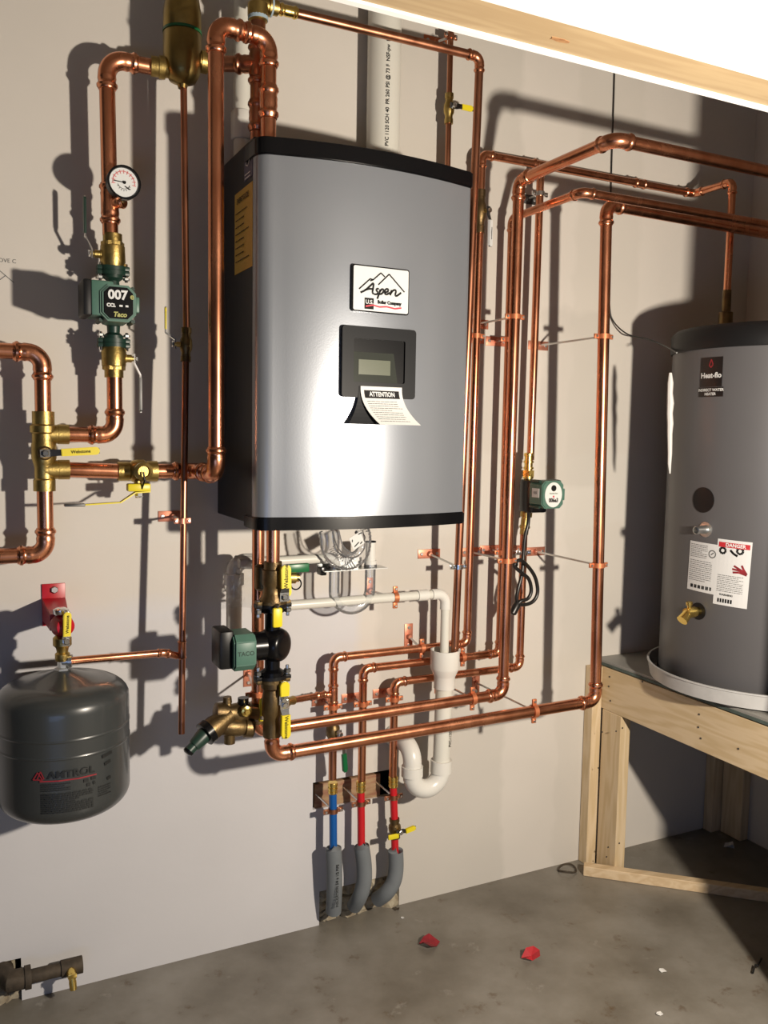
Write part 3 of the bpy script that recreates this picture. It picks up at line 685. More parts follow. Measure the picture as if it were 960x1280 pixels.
# boiler-top risers
yR = .18
ra = W(322,160,yR); rb_ = V((ra.x,-yR,W(322,22,yR).z)); ra.z = 2.045
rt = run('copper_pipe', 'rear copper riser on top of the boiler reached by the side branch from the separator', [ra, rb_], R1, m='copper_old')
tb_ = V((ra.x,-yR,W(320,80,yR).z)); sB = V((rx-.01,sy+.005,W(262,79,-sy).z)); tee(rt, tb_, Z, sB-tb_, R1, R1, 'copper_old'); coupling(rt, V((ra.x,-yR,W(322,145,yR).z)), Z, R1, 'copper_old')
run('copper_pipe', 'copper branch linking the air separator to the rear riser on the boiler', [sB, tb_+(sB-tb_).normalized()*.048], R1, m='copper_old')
# the arch
yA = .265
h4 = W(267,596,yA); h3 = V((W(270,300,yA).x,-yA,W(285,33,yA).z)); yB = .25
h2 = W(336,60,yB); h1 = V((h2.x,-yB,h3.z)); h0 = V((h2.x,-yB,2.045))
hA = V((h3.x,-yA,W(262,593,yA).z))
sv = W(198,588,S1)
hz = hA.z
hB = V((h3.x,-S1,hz)); hC = V((W(194,588,S1).x,-S1,hz))
ar = run('copper_pipe', 'long thick copper pipe arching over the boiler top left and dropping beside it', [hC, hB, hA, h3, h1, h0], R1, R=.032)
coupling(ar, V((h0.x,-yB,W(337,128,yB).z)), Z, R1, L=.075)
# brass service valve on the horizontal and its feed pipe
v0 = V((W(147,587,S1).x,-S1,hz)); v1 = V((hC.x+.004,-S1,hz))
run('copper_pipe', 'short level copper pipe between the double tee and the brass drain valve', [V((xh-.006,-S1,zB)), V((v0.x+.006,-S1,hz))], R1)
dv = thing('drain_tee_valve', 'brass valve with round capped port on the left level pipe, yellow lever pointing left', 'valve', (v0.x,-S1,hz-.03))
obj('valve_body', lathe_between(v0, v1, [(0,.018),(0,.0225),(.28,.0225),(.30,.020),(.36,.025),(.5,.028),(.66,.028),(.74,.022),(.76,.0245),(1,.0245),(1,.018)]), 'brass', dv)
pcx = W(179,587,.15)
obj('drain_port', MB().lathe([(.017,0),(.017,.03),(.021,.032),(.021,.046),(.014,.050),(.012,.044),(.006,.044)], frame((pcx.x,-S1-.012,hz+.002), OUT), 20), 'brass', dv)
obj('retaining_strap', MB().sweep([W(179,590,.165),W(181,600,.167),W(177,612,.150)], .0022, 6), 'black_plastic', dv)
zz = W(172,606,S1).z
obj('stem', MB().lathe([(.009,0),(.009,.022),(.006,.04)], frame((W(172,600,S1+.01).x,-S1-.012,hz-.022), -Z), 12), 'brass', dv)
cx = W(172,606,.14)
hd = obj('handle', MB().sweep([cx+V((.028,0,-.016)), cx+V((-.006,0,-.018)), cx+V((-.040,-.004,-.040)), cx+V((-.125,-.004,-.044))], 0, flat=([.018,.018,.014,.014], .003, (0,0,-1))), 'yellow', dv, smooth=False)
obj('yellow_hub', MB().box((.052,.026,.018), tuple(cx+V((.002,0,-.006))), bev=.003), 'yellow', dv)
obj('handle_nut', MB().lathe([(.010,0),(.010,.008),(.006,.011)], frame(cx+V((.004,0,-.018)), -Z), 6), 'chrome', dv)
obj('handle_tip', MB().box((.045,.017,.006), tuple(cx+V((-.140,-.004,-.044))), bev=.002), 'steel_dark', dv)
# drain tube
u0 = W(229.5,104,.115); u1 = W(232,430,.135); u2 = W(228,640,.15); u3 = W(227,917,.16)
du = thing('drain_tube', 'long thin copper tube hanging from the air separator with its open end near mid wall', 'tube', u3)
ba, bb = W(233,412,.133), W(232,450,.136)
tt0, tt1 = W(228,790,.155), W(227.5,812,.156)
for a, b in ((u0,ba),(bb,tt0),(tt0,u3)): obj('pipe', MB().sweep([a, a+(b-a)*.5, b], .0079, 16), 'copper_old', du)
obj('elbow', MB().lathe([(.0095,-.022),(.011,-.020),(.0095,-.016),(.0095,.016),(.011,.020),(.0095,.022)], frame(tt1, Z), 16), 'copper_old', du)
ball_valve('small brass ball valve on the thin drain tube, thin yellow lever pointing up', ba+Z*.004, bb-Z*.004, .0085, (-1,0,0), Z, .085, col='yellow', m='brass_dark', w=.010, rise=.022, thick=.002, base='chrome')
# fill tube from the expansion tank
f0 = W(88,826,.19); f1 = W(205,816,.175); f2 = W(221,817,.158)
run('copper_tube', 'thin copper tube from the red expansion tank valve across to the drain tube', [f0, f1, f2+V((0,.004,-.006))], .0085, cat='tube', R=.016, cup=.012)
hg = hanger('pipe hanger with copper wall plate steadying the long thin drain tube', W(228,651,.15), Z, .0079, m='copper_plate', ear=.012, off=W(216,645,0)-V((W(228,651,.15).x,0,W(228,651,.15).z)))
# ================================================================== expansion tank
ex = W(80,930,.185); er = .142
et = thing('expansion_tank', 'dark grey steel expansion tank with AMTROL print, lower left', 'tank', (ex.x,-.185,W(78,1034,.3).z))
zt0 = W(80,1022,.30).z-.020; zt1 = W(84,838,.19).z
Hh = zt1-zt0
prof = []
for k in range(9):
    a = PI/2*k/8; prof.append((er*.62+math.sin(a)*er*.38 if k else .001, .045-math.cos(a)*.045))
prof[0] = (.001, 0); prof.insert(1, (er*.55,.0006))
prof += [(er,.055),(er,Hh*.495),(er,Hh*.50),(er+.0012,Hh*.504),(er+.0012,Hh*.512),(er,Hh*.516),(er,Hh*.522),(er,Hh*.612),(er,Hh*.618),(er+.0012,Hh*.622),(er+.0012,Hh*.63),(er,Hh*.634),(er,Hh*.64),(er,Hh*.79)]
for k in range(1,9):
    a = PI/2*k/8; prof.append((er*.55+math.cos(a)*er*.45, Hh*.80+math.sin(a)*Hh*.14))
prof += [(er*.3,Hh*.975),(.022,Hh),(.018,Hh+.002)]
obj('shell', MB().lathe(prof, frame((ex.x,-.185,zt0), Z), 56), 'expansion_grey', et, ang=50)
def cyl_map(cx, cy, r, a0, z0): return lambda u, v, h=0: V((cx+(r+h)*math.sin(a0+u/r), cy-(r+h)*math.cos(a0+u/r), z0+v))
def cyl_angle(cx, cy, r, px, py):    # find surface point for a pixel
    d = ray(px, py); a = d.x**2+d.y**2; b = 2*((CAM.x-cx)*d.x+(CAM.y-cy)*d.y); c_ = (CAM.x-cx)**2+(CAM.y-cy)**2-r*r
    disc = max(0, b*b-4*a*c_); t = (-b-math.sqrt(disc))/(2*a); p = CAM+d*t
    return math.atan2(p.x-cx, -(p.y-cy)), p.z
a_, z_ = cyl_angle(ex.x, -.185, er, 86, 969)
cm = cyl_map(ex.x, -.185, er+.0012, a_, z_)
text('AMTROL', .021, cm, 'tank_print_black', et, c=(.006,.003), bold=.0006, sx=1.15)
obj('mountain_emblem', strokes(cm, [[(-.072,-.006),(-.062,.010),(-.052,-.006),(-.072,-.006)],[(-.064,-.006),(-.056,.012),(-.049,-.004)]], .0025), 'tank_print_red', et, smooth=False, recalc=False, kind='stuff')
obj('red_rule', strokes(cm, [[(-.058,-.0095),(-.02,-.0095),(.02,-.0095),(.058,-.0095)]], .003), 'tank_print_red', et, smooth=False, recalc=False, kind='stuff')
obj('small_print', lines_mb(cm, -.055, .010, -.032, -.014, 4, .0022, seed=9), 'tank_print_black', et, smooth=False, recalc=False, kind='stuff')
obj('data_panel', lines_mb(cm, -.055, .050, -.080, -.036, 10, .003, seed=10, fill=1), 'tank_print_black', et, smooth=False, recalc=False, kind='stuff')
obj('icons', strokes(cm, [[(.030,-.018),(.040,-.018)],[(.046,-.016),(.056,-.016)],[(.036,-.028),(.044,-.028)],[(.050,-.027),(.055,-.026)],[(.078,.006),(.094,.010)],[(.084,-.028),(.094,-.026)],[(.072,.024),(.098,.028)]], .007), 'tank_print_black', et, smooth=False, recalc=False, kind='stuff')
obj('small_print', lines_mb(cm, .062, .098, -.062, -.038, 5, .0022, seed=11), 'tank_print_black', et, smooth=False, recalc=False, kind='stuff')
obj('tank_spigot', MB().lathe([(.018,0),(.018,.006),(.0115,.008),(.0115,.03)], frame((ex.x,-.185,zt1), Z), 6), 'zinc', et, ang=20)
# red bracket and valve
bp0 = W(52,730,0); bp1 = W(82,780,0)
bk = thing('tank_bracket', 'red steel wall bracket carrying the expansion tank', 'bracket', ((bp0.x+bp1.x)/2,0,bp1.z))
obj('wall_plate', MB().box((bp1.x-bp0.x,.005,bp0.z-bp1.z), ((bp0.x+bp1.x)/2,-.0025,(bp0.z+bp1.z)/2), bev=.001), 'red', bk)
bolt(bk, W(68,737,.005), OUT, .009, .007, 'zinc', 'plate_bolt')
bx = (bp0.x+bp1.x)/2; e0 = V((bx,-.004,W(66,760,.0).z)); e1 = V((ex.x-.004,-.172,W(75,772,.17).z))
dr = (e1-e0).normalized(); sd = dr.cross(Z).normalized()
mb = MB()
for s_, mname in ((-1,0),(1,0)):
    a = e0+sd*s_*.024; b = e1+sd*s_*.017
    mb.add([a+Z*.022,b+Z*.006,b-Z*.028,a-Z*.026,a+Z*.022+sd*s_*.003,b+Z*.006+sd*s_*.003,b-Z*.028+sd*s_*.003,a-Z*.026+sd*s_*.003], [(0,1,2,3),(4,5,6,7),(0,1,5,4),(1,2,6,5),(2,3,7,6),(3,0,4,7)])
mb.add([e0+sd*.026+Z*.022,e1+sd*.019+Z*.006,e1-sd*.019+Z*.006,e0-sd*.026+Z*.022,e0+sd*.026+Z*.025,e1+sd*.019+Z*.009,e1-sd*.019+Z*.009,e0-sd*.026+Z*.025], [(0,1,2,3),(4,5,6,7),(0,1,5,4),(1,2,6,5),(2,3,7,6),(3,0,4,7)])
obj('arm', mb, 'red', bk, smooth=False)
ev = thing('tank_service_valve', 'red and brass service valve with a yellow lever on top of the expansion tank', 'valve', (ex.x,-.185,zt1+.02))
zv = W(80,783,.2).z
obj('valve_body', MB().lathe([(.014,0),(.016,.004),(.016,.016),(.012,.02),(.014,.03),(.020,.036),(.020,.052),(.014,.058)], frame((ex.x,-.185,zt1+.022), Z), 20), 'brass', ev)
obj('red_body', MB().lathe([(.010,-.026),(.020,-.020),(.026,0),(.020,.020),(.010,.026)], frame((ex.x,-.187,zv), (.3,-1,0)), 24), 'red', ev)
obj('top_cap', MB().lathe([(.014,0),(.017,.004),(.017,.012),(.010,.016)], frame((ex.x-.002,-.187,zv+.024), Z), 12), 'chrome', ev)
lever(ev, (ex.x+.004,-.212,zv-.030), (.15,-1,0), (.04,0,1), .066, .017, 'yellow', 'chrome', .004, .82, stem=.004, word='Webstone')
obj('side_port', lathe_between((ex.x,-.185,W(88,826,.19).z), f0+V((.004,0,0)), [(0,.012),(.6,.012),(.61,.014),(1,.014)]), 'zinc', ev)
# ================================================================== top discharge pipe, brass tee
yT = .18
r75 = .0111
bt = thing('relief_valve', 'brass valve tee high above the boiler with pale blue sealant on its joints', 'valve', V((rb_.x,-yT,rb_.z)))
zt_ = W(324,10,yT).z; bxx = W(326,10,yT).x
obj('valve_body', MB().lathe([(.014,-.012),(.022,-.008),(.024,.004),(.024,.028),(.019,.034),(.019,.09)], frame((ra.x,-yR,rb_.z), Z), 20), 'brass', bt)
obj('sealant_ring', ring_mb((ra.x,-yR,rb_.z-.002), Z, .0195, .008, .004), mat('sealant', (.38,.50,.58), .6), bt)
up = V((bxx,-yT,W(330,8,yT).z))
T0 = V((W(345,10,yT).x,-yT,W(346,10.5,yT).z)); T1 = W(597,72,.165)
obj('outlet', lathe_between((ra.x,-yR,T0.z), T0+V((.004,0,0)), [(0,.016),(.5,.016),(.52,.021),(.7,.021),(.72,.017),(1,.017)]), 'brass', bt)
obj('sealant_ring', ring_mb(T0+V((-.012,0,0)), X, .0185, .004, .003), 'sealant', bt)
Dn = W(571,707,.125); Tb = V((0,0,0)); Tt = V((T1.x+.003,-.19,T1.z))
Tm = W(599,100,.185)
pp = W(567.5,832,.12)
T1 = V((Tm.x,-.185,T0.z))
T0b = V((T0.x,-.18,T0.z))
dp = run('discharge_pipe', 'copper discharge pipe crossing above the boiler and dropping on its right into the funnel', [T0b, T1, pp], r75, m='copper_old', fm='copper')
coupling(dp, T0b+V((.03,0,0)), X, r75, 'brass_new')
# water tube with yellow valve, top
w0 = W(564,28,.05); w1 = W(560,190,.05); w0b = V((w1.x,-.05,W(562,-30,.05).z)); w1.z = 2.07
va, vb = V((w1.x,-.05,W(562,120,.05).z)), V((w1.x,-.05,W(561,152,.05).z))
t = thing('fill_tube', 'thin copper tube rising behind the boiler top to the yellow levered valve', 'tube', w1)
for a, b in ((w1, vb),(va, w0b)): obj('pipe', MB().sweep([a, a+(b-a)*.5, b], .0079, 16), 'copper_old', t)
ball_valve('small brass ball valve above the boiler top, yellow lever pointing right', va+Z*.006, vb-Z*.006, .0085, OUT, X, .060, col='yellow', m='brass', w=.016, rise=.004, thick=.0025, base='steel_dark')
hanger('pipe hanger with dark red wall plate under the ceiling header', V((w1.x,-.05,W(560,45,.05).z)), Z, .0079, m='copper_old', pm='strap_copper', ear=.012, off=V((-.020,0,0)))
# ================================================================== PVC at the top
def pvc_text(cx, cy, r, px, z0, z1, words, size, parent):
    a, _ = cyl_angle(cx, cy, r, px, 100)
    fn0 = cyl_map(cx, cy, r, a, 0)
    fn = lambda u, v, h=0: fn0(v, u, h)
    fn = lambda u, v, h=0: fn0(-v, u, h)
    text(words, size, fn, 'ink', parent, c=((z0+z1)/2,0), off=.0008, bold=.0003)
ti = thing('pvc_air_pipe', 'wide white plastic air pipe running up the wall behind the boiler', 'pipe', (W(482,150,.055).x,-.055,2.07))
xi = W(480,90,.055).x
obj('pipe', MB().sweep([(xi,-.055,1.9),(xi,-.055,2.3),(xi,-.055,2.70)], .0445, 32), 'pvc_pipe', ti)
pvc_text(xi, -.055, .0445, 485, 2.10, 2.5, 'PVC 1120 SCH 40  PR 260 PSI @ 73 F  NSF-pw  PIPE', .013, ti)
tv = thing('pvc_exhaust_pipe', 'narrow white plastic vent pipe in shadow behind the copper arch, left of the boiler', 'pipe', (W(303,180,.06).x,-.05,2.0))
xv = W(303,170,.05).x
obj('pipe', MB().sweep([(xv,-.05,1.95),(xv,-.05,2.3),(xv,-.05,2.70)], .022, 24), 'pvc_pipe', tv)
zc_ = W(303,158,.05).z
obj('coupling', MB().sweep([(xv,-.05,zc_-.034),(xv,-.05,zc_-.030),(xv,-.05,zc_+.03),(xv,-.05,zc_+.034)], [.026,.0285,.0285,.026], 24), 'pvc', tv)
# ================================================================== right risers
S0 = .065
# line a: tee manifold pipe  (blue line)
def vline(px, py, s): return W(px, py, s)
# ---- line a
aT = W(600,198,S0); a_up_b = W(583,793,S0); a_left = W(417,822,S0); a_bot = W(416,900,S0)
a2 = V((a_up_b.x+.002,-S0,a_left.z)); aTop = V((W(602,210,S0).x,-S0,W(604,193,S0).z))
aR = V((W(868,232,S0).x,-S0,aTop.z)); aRo = out_to(aR, 916)
aDn = V((aR.x, aRo.y, W(917,372,-aRo.y).z))
va0, va1 = W(416.5,898,S0), W(416,931,S0)
la = run('copper_pipe', 'copper line from the blue tube, highest of the three low bends, ending at the tank',
    [V((a_left.x,-S0,va0.z-.0)), a_left, V((a2.x,-S0,a_left.z)), aTop, aR, aRo, aDn], r75)
tz = W(413,868,S0).z; tee(la, V((a_left.x,-S0,tz)), Z, (-1,0,0), r75, .008)
tcx = along_x(aR, 676)
tee(la, tcx, X, (0,0,-1), r75, r75)
coupling(la, along_x(aR, 800), X, r75)
run('copper_pipe', 'short copper drop from the green levered valve to the blue tube', [V((va1.x,-S0,va1.z+.004)), W(415.5,974,S0)], r75, m='copper_old')
ball_valve('brass ball valve on the blue line, chrome and green lever hanging down', V((va0.x,-S0,va0.z+.006)), V((va1.x,-S0,va1.z-.004)), r75, (.25,-.97,0), (.10,0,-1), .105, col='green_handle', m='brass_dark', w=.015, rise=.012, grip=.50)
# ---- line b
b0 = W(452,975,S0); b1 = W(453,836,S0); b1 = V((b0.x,-S0,b1.z)); b2x = W(624,815,S0).x; bt_ = W(632,285,S0); b3z = W(634,272,S0).z
b2 = V((b2x,-S0,b1.z)); b3 = V((b2x,-S0,b3z)); b4 = out_to(b3, 728); b5 = V((2.30,b4.y,b3z))
run('copper_pipe', 'copper line from the middle red tube, rising mid bundle then running right', [b0, b1, b2, b3, b4, V((XR,b4.y,b3z))], r75)
# ---- line c
c0 = W(491,970,S0); c1 = V((c0.x,-S0,W(493,853,S0).z)); c2 = V((W(650,818,S0).x,-S0,c1.z)); pcz0, pcz1 = W(655,652,S0), W(659,584,S0)
lc = run('copper_pipe', 'copper line from the right-hand red tube up to the underside of the small right pump', [c0, c1, c2, V((c2.x,-S0,W(655,668,S0).z))], r75)
lc2 = run('copper_pipe', 'copper pipe from the small right pump straight up to the top line', [V((tcx.x-.003,-S0,W(658,575,S0).z)), V((tcx.x,-S0,tcx.z-.03))], r75)
# ---- pipe 1 (s .19)
S2 = .19; pA = .19
p0 = W(357,909,S2); p1x = W(629,850,S2).x; p1 = V((p1x,-S2,W(625,868,S2).z)); p2 = V((W(648,250,S2).x,-S2,W(650,226,S2).z))
p3 = out_to(p2, 768); bx_ = .655
d0 = V((W(322,890,S2).x,-S2,1.20)); d1 = V((d0.x,-S2,W(326,912,S2).z))
p1 = V((p1x,-S2,(p1.z)))
d1.z = p0.z
l1 = run('copper_pipe', 'upper of the two long level copper pipes, turning up as the thickest bundle pipe', [d0, d1, p1, p2, p3, V((XR,p3.y,p2.z))], R1*.86, m='copper')
# ---- pipe 2 (s .30)
S3 = .30; rB = R1*.9
k1 = W(744,876,S3); k2 = V((W(758,262,S3).x,-S3,W(760,256,S3).z)); kB = W(340,938,S3)
k0 = V((W(340,905,S3).x,-S3,W(341,902,S3).z)); kk = V((k0.x,-S3,W(338,944,S3).z))
k1 = V((k1.x,-S3,k1.z))
l2 = run('copper_pipe', 'lowest long level copper pipe, rising alone on the far right beside the tank', [k0, kk, k1, k2, V((XR,-S3,k2.z-.008))], rB)
# ================================================================== near-boiler pump assembly (s .30)
bxp = k0.x
ZZ = lambda py: W(338,py,S3).z
run('copper_pipe', 'front one of two short copper drops under the boiler, above the lower pump', [V((bxp,-S3,1.20)), V((bxp,-S3,ZZ(704)))], rB)
iv = thing('isolation_valve', 'dark brass isolation valve under the boiler with yellow lever up and green lever right', 'valve', (bxp,-S3,ZZ(755)))
obj('valve_body', lathe_between((bxp,-S3,ZZ(702)), (bxp,-S3,ZZ(753)), [(0,rB),(0,.021),(.18,.021),(.2,.025),(.55,.025),(.6,.022),(.8,.024),(.9,.030),(1,.030)]), 'brass_dark', iv)
obj('side_body', lathe_between((d0.x-.010,-S3+.045,ZZ(708)), (d0.x-.010,-S3+.045,ZZ(742)), [(0,.012),(.1,.02),(.9,.02),(1,.012)]), 'brass_dark', iv)
flange(iv, V((bxp,-S3,ZZ(753))), w=.082, m='brass_dark', r=.034)
lever(iv, (bxp+.018,-S3-.022,ZZ(744)), OUT, Z, .076, .024, 'yellow', 'steel_dark', .006, .72, word='Webstone', stem=.008, thick=.006)
gh = thing('green_lever_valve', 'long green lever pointing right under the boiler, beside a small brass port', 'valve', (bxp+.03,-S3,ZZ(730)))
ga0 = W(357,712,S3); gb0 = W(386,708,S3)
obj('handle', MB().box(((gb0-ga0).length,.010,.021), tuple((ga0+gb0)/2), bev=.003), 'green_handle', gh)
obj('stem', lathe_between((bxp+.018,-S3,ZZ(722)), W(360,722,S3), [(0,.011),(1,.009)]), 'brass_dark', gh)
prt = W(364,722,S3)
obj('port', lathe_between(W(352,722,S3), W(373,722,S3), [(0,.009),(.35,.009),(.36,.014),(.8,.014),(.82,.010),(1,.010)]), 'brass', gh)
obj('cap_ring', MB().sweep([W(370,730,S3+.01)+V((math.cos(a)*.013,0,math.sin(a)*.013)) for a in [2*PI*i/20 for i in range(21)]], .0018, 8, caps=False), 'black_plastic', gh)
lever(gh, W(359,718,S3+.010), OUT, -Z, .05, .016, 'yellow', 'yellow', .002, .85, stem=.003)
# pump B
pb = thing('circulator_pump', 'black and dark green circulator pump under the boiler, motor pointing left', 'pump', (bxp,-S3,ZZ(850)))
zf1, zf0 = ZZ(757), ZZ(846)
obj('volute_neck', lathe_between((bxp,-S3,zf0), (bxp,-S3,zf1), [(0,.028),(.08,.028),(.12,.018),(.88,.018),(.92,.028),(1,.028)]), 'black_plastic', pb)
vc = (bxp+.004,-S3,ZZ(806))
obj('volute', MB().lathe([(.012+.029*math.cos(math.radians(a))**.45,.030*math.sin(math.radians(a))) for a in range(-89,90,11)], frame(vc, (.62,-.78,0)), 32), 'black_plastic', pb, ang=70)
for z, s_ in ((zf1,-1),(zf0,1)):
    flange(pb, V((bxp,-S3,z-s_*.001)), w=.086, m='black_metal' if s_ < 0 else 'black_metal', r=.034)
    for sx in (-1,1):
        b = V((bxp+sx*.036,-S3-.003,z+s_*.004)); rod(pb, b-Z*s_*.018, b+Z*s_*.022, .0045, 'zinc', 'flange_bolt'); bolt(pb, b+Z*s_*.004, (0,0,s_), .009, .009, 'steel_dark', 'flange_nut')
flz = ZZ(850); flange(pb, V((bxp,-S3,flz)), w=.082, m='brass_dark', r=.034)
mc = V(vc)
obj('motor_neck', MB().lathe([(.034,0),(.034,.034),(.038,.036),(.038,.05)], frame(mc+V((-.025,0,0)), -X), 24), 'black_plastic', pb)
mzc = ZZ(808)
fo = frame((bxp-.052,-S3,mzc), -X, Z)
obj('motor_housing', MB().prism(oct_poly(.042,.044,.014), .052, fo, bev=.004), 'pump_green', pb, ang=25)
obj('terminal_box', MB().box((.034,.075,.088), (bxp-.116,-S3+.012,mzc+.006), bev=.006), 'black_metal', pb)
fm = plane_map(frame((bxp-.078,-S3-.044,mzc), OUT, X))
obj('cast_panel', MB().box((.044,.003,.050), (bxp-.079,-S3-.0445,mzc), bev=.001), 'pump_green', pb)
text('TACO', .014, fm, 'pump_green_dark', pb, c=(0,.0), bold=.0003, off=.0022)
# lower valve
lv = thing('isolation_valve', 'brass isolation valve under the lower pump with two yellow levers, one up and one down', 'valve', (bxp,-S3,ZZ(918)))
obj('valve_body', lathe_between((bxp,-S3,ZZ(852)), (bxp,-S3,ZZ(920)), [(0,.026),(.1,.026),(.14,.021),(.3,.024),(.6,.024),(.66,.020),(.8,.0215),(1,.0215),(1,rB)]), 'brass_dark', lv)
lever(lv, (bxp+.018,-S3-.020,ZZ(872)), OUT, Z, .046, .023, 'yellow', 'chrome', .006, .76, stem=.008, thick=.006)
lever(lv, (bxp+.020,-S3-.022,ZZ(878)), OUT, -Z, .078, .023, 'yellow', 'chrome', .008, .72, word='Webstone', stem=.008, thick=.006)
yl = thing('isolation_valve', 'upper small yellow lever hanging down over the top valve flange of the lower pump', 'valve', W(345,785,S3))
obj('grip', MB().box((.024,.012,.046), tuple(W(346.5,772,S3+.045)), bev=.005), 'yellow', yl)
obj('stem', lathe_between(W(346,757,S3+.028), W(346,763,S3+.047), [(0,.006),(1,.006)]), 'chrome', yl)
# rear drop valve with small yellow lever
iv2 = ball_valve('dark brass valve on the rear drop, small upright yellow lever left of the lower valve', V((d0.x,-S2,W(322,878,S2).z)), V((d0.x,-S2,W(322,903,S2).z)), R1*.8, OUT, (0,0,1), .048, m='brass_dark', w=.017, rise=.006, grip=.9, base='yellow')
# backflow preventer
bf = thing('backflow_preventer', 'shade-darkened brass pressure reducing valve with a green adjusting knob angled down left', 'valve', W(290,935,.25))
SB = .235
obj('upper_body', lathe_between(W(268,890,SB), W(322,893,SB), [(0,.012),(.02,.022),(.2,.025),(.32,.020),(.45,.024),(.6,.026),(.7,.020),(.85,.018),(1,.016)]), 'brass_dark', bf)
obj('lower_body', lathe_between(W(278,908,SB+.01), W(316,910,SB+.01), [(0,.012),(.02,.020),(.2,.023),(.55,.022),(.7,.019),(.72,.023),(.98,.023),(1,.018)]), 'brass_dark', bf)
obj('drain_boss', lathe_between(W(287,908,SB+.012), W(287,929,SB+.012), [(0,.016),(.5,.013),(1,.013)]), 'brass_dark', bf)
obj('top_plug', lathe_between(W(285,890,SB), W(284,871,SB), [(0,.013),(.6,.009),(.62,.011),(1,.010)]), 'brass_dark', bf)
obj('union_nut', lathe_between(W(304,888,SB), W(304,872,SB), [(0,.016),(.6,.016),(.61,.013),(1,.013)]), 'black_plastic', bf)
n0, n1, n2, n3 = W(288,893,SB+.005), W(262,913,SB+.02), W(247,925,SB+.03), W(236,939,SB+.036)
obj('bonnet', lathe_between(n0, n1, [(0,.020),(.5,.024),(.75,.027),(1,.027)]), 'brass_dark', bf)
obj('lock_ring', lathe_between(n1+(n1-n2)*.05, n1+(n2-n1)*.45, [(0,.026),(.05,.029),(.95,.029),(1,.026)]), 'black_plastic', bf)
obj('adjusting_knob', lathe_between(n1+(n2-n1)*.35, n3, [(0,.018),(.1,.019),(.7,.015),(.72,.012),(1,.012)]), 'pump_green_dark', bf)
obj('knob_tip', lathe_between(n3-(n3-n2)*.05, n3+(n3-n2)*.22, [(0,.013),(.7,.012),(1,.008)]), 'black_plastic', bf)
obj('test_port', MB().lathe([(.012,0),(.013,.008),(.013,.016),(.008,.018),(.006,.024)], frame(W(306,887,SB+.022), OUT), 8), 'brass_new', bf)
hanger('copper wall plate hanger just behind the lower valves, right of the brass reducing valve', V((d0.x,-S2,W(317,868,S2).z)), Z, R1*.86, pd=(0,0,1), off=V((.035,0,0)))
# small bypass 1/2" pipe with valve
s0_, s1_ = W(362,876,.10), W(406,868,S0)
run('copper_tube', 'short thin copper tube from the lower valves to the tee on the blue line', [s0_, s1_], .0085, cat='tube', joints=[(s0_+(s1_-s0_)*.88, s1_-s0_)])
bv = thing('ball_valve', 'small brass valve with yellow lever down behind the lower valves, feeding the thin tube', 'valve', W(356,890,.12))
obj('valve_body', lathe_between(W(347,880,.13), s0_+(s1_-s0_)*.10, [(0,.010),(.1,.012),(.3,.010),(.4,.014),(.6,.014),(.7,.010),(1,.012)]), 'brass', bv)
lever(bv, W(357,883,.14), OUT, -Z, .060, .014, 'yellow', 'steel_dark', .002, .6, stem=.003)
# ================================================================== pump C
pz0, pz1 = W(657,641,S0).z, W(659,597,S0).z; pxx = (c2.x+tcx.x)/2
pcm = thing('circulator_pump', 'small green circulator with white face reading 006e3, on the right pipe bundle', 'pump', (pxx,-S0,pz0))
obj('volute', lathe_between((pxx,-S0,pz0), (pxx,-S0,pz1), [(0,.012),(.1,.013),(.2,.024),(.8,.024),(.9,.013),(1,.012)]), 'black_plastic', pcm)
obj('volute_housing', MB().box((.058,.062,pz1-pz0-.010), (pxx-.002,-S0-.031,(pz0+pz1)/2), bev=.006), 'black_plastic', pcm)
fz = W(684,619,.20); hwf = .038; hhf = .040
ff = frame((pxx-.001,-.190,fz.z), OUT, X)
obj('motor_housing', MB().prism(oct_poly(hwf,hhf,.012), .064, ff@Matrix.Translation((0,0,-.064)), bev=.003), 'pump_green', pcm, ang=25)
obj('housing_tab', MB().box((.010,.034,.03), (hwf+.003,0,-.02), fr=ff, bev=.002), 'pump_green', pcm)
for a, b in ((1,1),(1,-1),(-1,1),(-1,-1)): bolt(pcm, ff@V((a*(hwf-.003),b*(hhf-.003),-.06)), OUT, .005, .045, 'pump_green_dark', 'housing_bolt')
fp = obj('face_label', MB().prism([(math.cos(2*PI*i/28)*.030,math.sin(2*PI*i/28)*.036) for i in range(28)], .002, ff), 'paper', pcm)
fm = plane_map(ff@Matrix.Translation((0,0,.002)))
text('006e3', .0165, fm, 'ink', fp, c=(.0,-.016), bold=.0006, sx=.80)
obj('emblem', MB().prism([(math.cos(2*PI*i/16)*.009,.019+math.sin(2*PI*i/16)*.009) for i in range(16)], .0006, ff@Matrix.Translation((0,0,.0022))), 'ink', fp)
text('Bumble Bee', .006, fm, 'green_handle', fp, c=(0,.004)); obj('red_mark', MB().box((.005,.005,.0006), (0,-.005,.0026), fr=ff), 'logo_red', fp)
sl = obj('side_sticker', MB().box((.0008,.034,.026), (pxx-.001-hwf-.0004,-.158,fz.z+.004)), 'paper', pcm, smooth=False)
fs2 = plane_map(frame((pxx-.001-hwf-.0008,-.158,fz.z+.004), (-1,0,0), (0,-1,0))); text('115', .010, fs2, 'ink', sl, bold=.0004)
uv = thing('union_fitting', 'yellow brass ribbed union above the small right pump', 'fitting', (pxx,-S0,pz1))
obj('union_body', lathe_between((pxx,-S0,pz1-.003), (pxx,-S0,W(659,566,S0).z), [(0,.012),(.0,.016),(.18,.0165),(.20,.012),(.36,.012),(.38,.0155),(.44,.0155),(.46,.0125),(.6,.0125),(.62,.0155),(.68,.0155),(.70,.0125),(.86,.0125),(.88,.015),(.96,.015),(1,.0125)]), 'brass_new', uv, ang=25)
